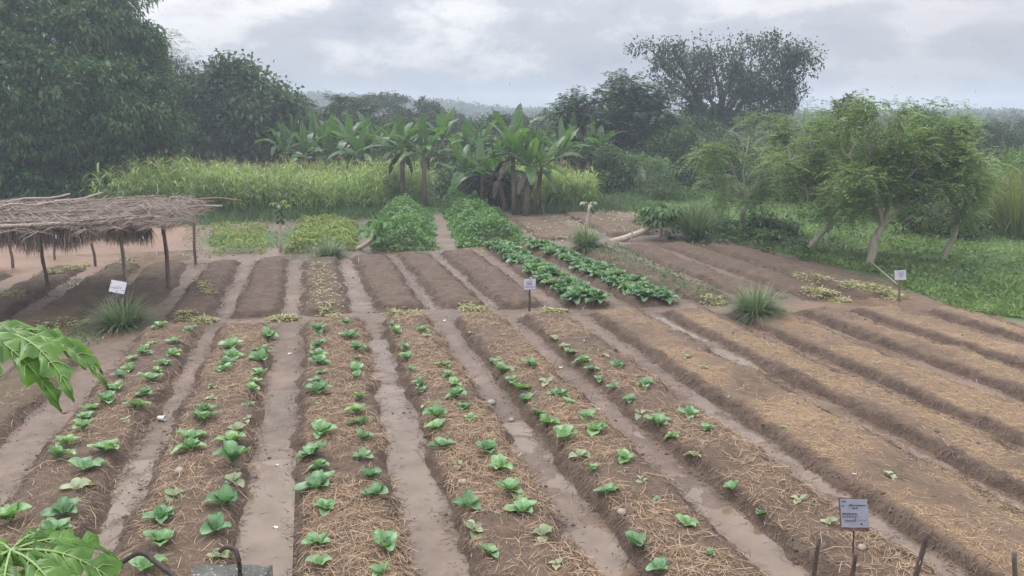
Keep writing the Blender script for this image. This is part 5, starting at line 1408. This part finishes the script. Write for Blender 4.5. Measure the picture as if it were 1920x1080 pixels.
# ------------------------------------------------------------------ sky, sun, air, camera
w = bpy.data.worlds.new('World'); sc.world = w; w.use_nodes = True
t = w.node_tree; t.nodes.clear(); N = t.nodes
out = N.new('ShaderNodeOutputWorld'); bg = N.new('ShaderNodeBackground'); t.links.new(bg.outputs[0], out.inputs[0])
bg.inputs[1].default_value = .1
SUN_EL, SUN_AZ = math.radians(58), math.radians(-25)
sky = N.new('ShaderNodeTexSky'); sky.sky_type = 'NISHITA'; sky.sun_disc = False
sky.sun_elevation = SUN_EL; sky.sun_rotation = SUN_AZ; sky.air_density = 1.2; sky.dust_density = 2.5
tc = N.new('ShaderNodeTexCoord'); sep = N.new('ShaderNodeSeparateXYZ'); t.links.new(tc.outputs['Generated'], sep.inputs[0])
def mth(op, a, b=None):
    x = N.new('ShaderNodeMath'); x.operation = op
    for i, v in enumerate((a, b)):
        if v is None: continue
        if hasattr(v, 'is_linked'): t.links.new(v, x.inputs[i])
        else: x.inputs[i].default_value = v
    return x.outputs[0]
cmb = N.new('ShaderNodeCombineXYZ')
t.links.new(sep.outputs[0], cmb.inputs[0]); t.links.new(sep.outputs[1], cmb.inputs[1]); t.links.new(mth('MULTIPLY', sep.outputs[2], 2.3), cmb.inputs[2])
def nz(scale, detail, rough, off):
    mp = N.new('ShaderNodeMapping'); mp.inputs['Location'].default_value = off; t.links.new(cmb.outputs[0], mp.inputs[0])
    x = N.new('ShaderNodeTexNoise'); x.inputs['Scale'].default_value = scale; x.inputs['Detail'].default_value = detail
    x.inputs['Roughness'].default_value = rough; x.inputs['Distortion'].default_value = .25
    t.links.new(mp.outputs[0], x.inputs[0]); return x.outputs['Fac']
def rmp(f, stops):
    x = N.new('ShaderNodeValToRGB'); e = x.color_ramp.elements; x.color_ramp.interpolation = 'EASE'
    while len(e) < len(stops): e.new(.5)
    for k, (p, c) in zip(e, stops):
        k.position = p; k.color = (*c, 1) if not np.isscalar(c) else (c, c, c, 1)
    t.links.new(f, x.inputs[0]); return x.outputs[0]
def mixc(f, a, b, mode='MIX'):
    x = N.new('ShaderNodeMix'); x.data_type = 'RGBA'; x.blend_type = mode
    for s_, v in ((x.inputs[0], f), (x.inputs[6], a), (x.inputs[7], b)):
        if hasattr(v, 'is_linked'): t.links.new(v, s_)
        else: s_.default_value = v if np.isscalar(v) else (*v, 1)
    return x.outputs[2]
n1 = nz(3.4, 7, .55, (2.1, .6, .3)); n2 = nz(9, 5, .6, (5.2, 3.1, 0))
dens = mth('ADD', mth('MULTIPLY', n1, .68), mth('MULTIPLY', n2, .32))
cloud = rmp(dens, [(.34, (2.5, 2.85, 3.6)), (.45, (3.5, 3.8, 4.45)), (.55, (5.7, 5.9, 6.3)), (.66, (3.75, 3.9, 4.45))])
# a darker rain-grey bank low towards the right, bluer air low towards the left
bank = rmp(mth('ADD', mth('MULTIPLY', sep.outputs[0], .9), mth('MULTIPLY', mth('SUBTRACT', n1, .5), .9)), [(.25, 0.), (.85, 1.)])
cloud = mixc(mth('MULTIPLY', bank, .75), cloud, (3.75, 3.75, 4.2))
# an overcast sky is about three times brighter overhead than at the horizon
vm = N.new('ShaderNodeVectorMath'); vm.operation = 'MULTIPLY'; t.links.new(cloud, vm.inputs[0])
lc = N.new('ShaderNodeCombineXYZ')
for i_, k_ in enumerate((1.1, 1.0, .9)): t.links.new(mth('ADD', .78, mth('MULTIPLY', mth('MAXIMUM', sep.outputs[2], 0.0), 4.6*k_)), lc.inputs[i_])
t.links.new(lc.outputs[0], vm.inputs[1])
fin = mixc(.93, sky.outputs[0], vm.outputs[0])
t.links.new(fin, bg.inputs[0])

sun = bpy.data.lights.new('sun', 'SUN'); sun.energy = 1.4; sun.angle = math.radians(22); sun.color = (1, .96, .9)
so = bpy.data.objects.new('sun', sun); C.objects.link(so)
so.location = (0, 20, 40)
sd = Vector((math.sin(SUN_AZ)*math.cos(SUN_EL), math.cos(SUN_AZ)*math.cos(SUN_EL), math.sin(SUN_EL)))
so.rotation_euler = sd.to_track_quat('Z', 'Y').to_euler()

HAZE = True
if HAZE:
    g = G(); g.box(0, 0, 7.5, 1000, 1000, 19)
    hm = bpy.data.materials.new('rain haze'); hm.use_nodes = True; hm.node_tree.nodes.clear()
    ho = hm.node_tree.nodes.new('ShaderNodeOutputMaterial'); hv = hm.node_tree.nodes.new('ShaderNodeVolumePrincipled')
    hv.inputs['Color'].default_value = (.74, .84, 1.0, 1); hv.inputs['Density'].default_value = .0021; hv.inputs['Anisotropy'].default_value = .2
    hm.node_tree.links.new(hv.outputs[0], ho.inputs['Volume'])
    ob = g.build('haze', hm, smooth=False); tag(ob, 'pale grey rain haze hanging over the whole field', 'haze', kind='stuff')

cam = bpy.data.cameras.new('camera'); cam.sensor_width = 36; cam.lens = 36*F/1920; cam.clip_end = 3000; cam.clip_start = .05
co = bpy.data.objects.new('camera', cam); C.objects.link(co)
co.location = (0, 0, H); co.rotation_euler = (PI/2-PIT, 0, -YAW)
sc.camera = co
sc.render.engine = 'CYCLES'
sc.view_settings.view_transform = 'Standard'; sc.view_settings.look = 'None'; sc.view_settings.exposure = .3; sc.view_settings.gamma = 1
cy = sc.cycles
cy.max_bounces = 6; cy.diffuse_bounces = 3; cy.glossy_bounces = 2; cy.transmission_bounces = 4; cy.volume_bounces = 2; cy.transparent_max_bounces = 6
cy.use_denoising = True; cy.use_adaptive_sampling = True; cy.adaptive_threshold = .01
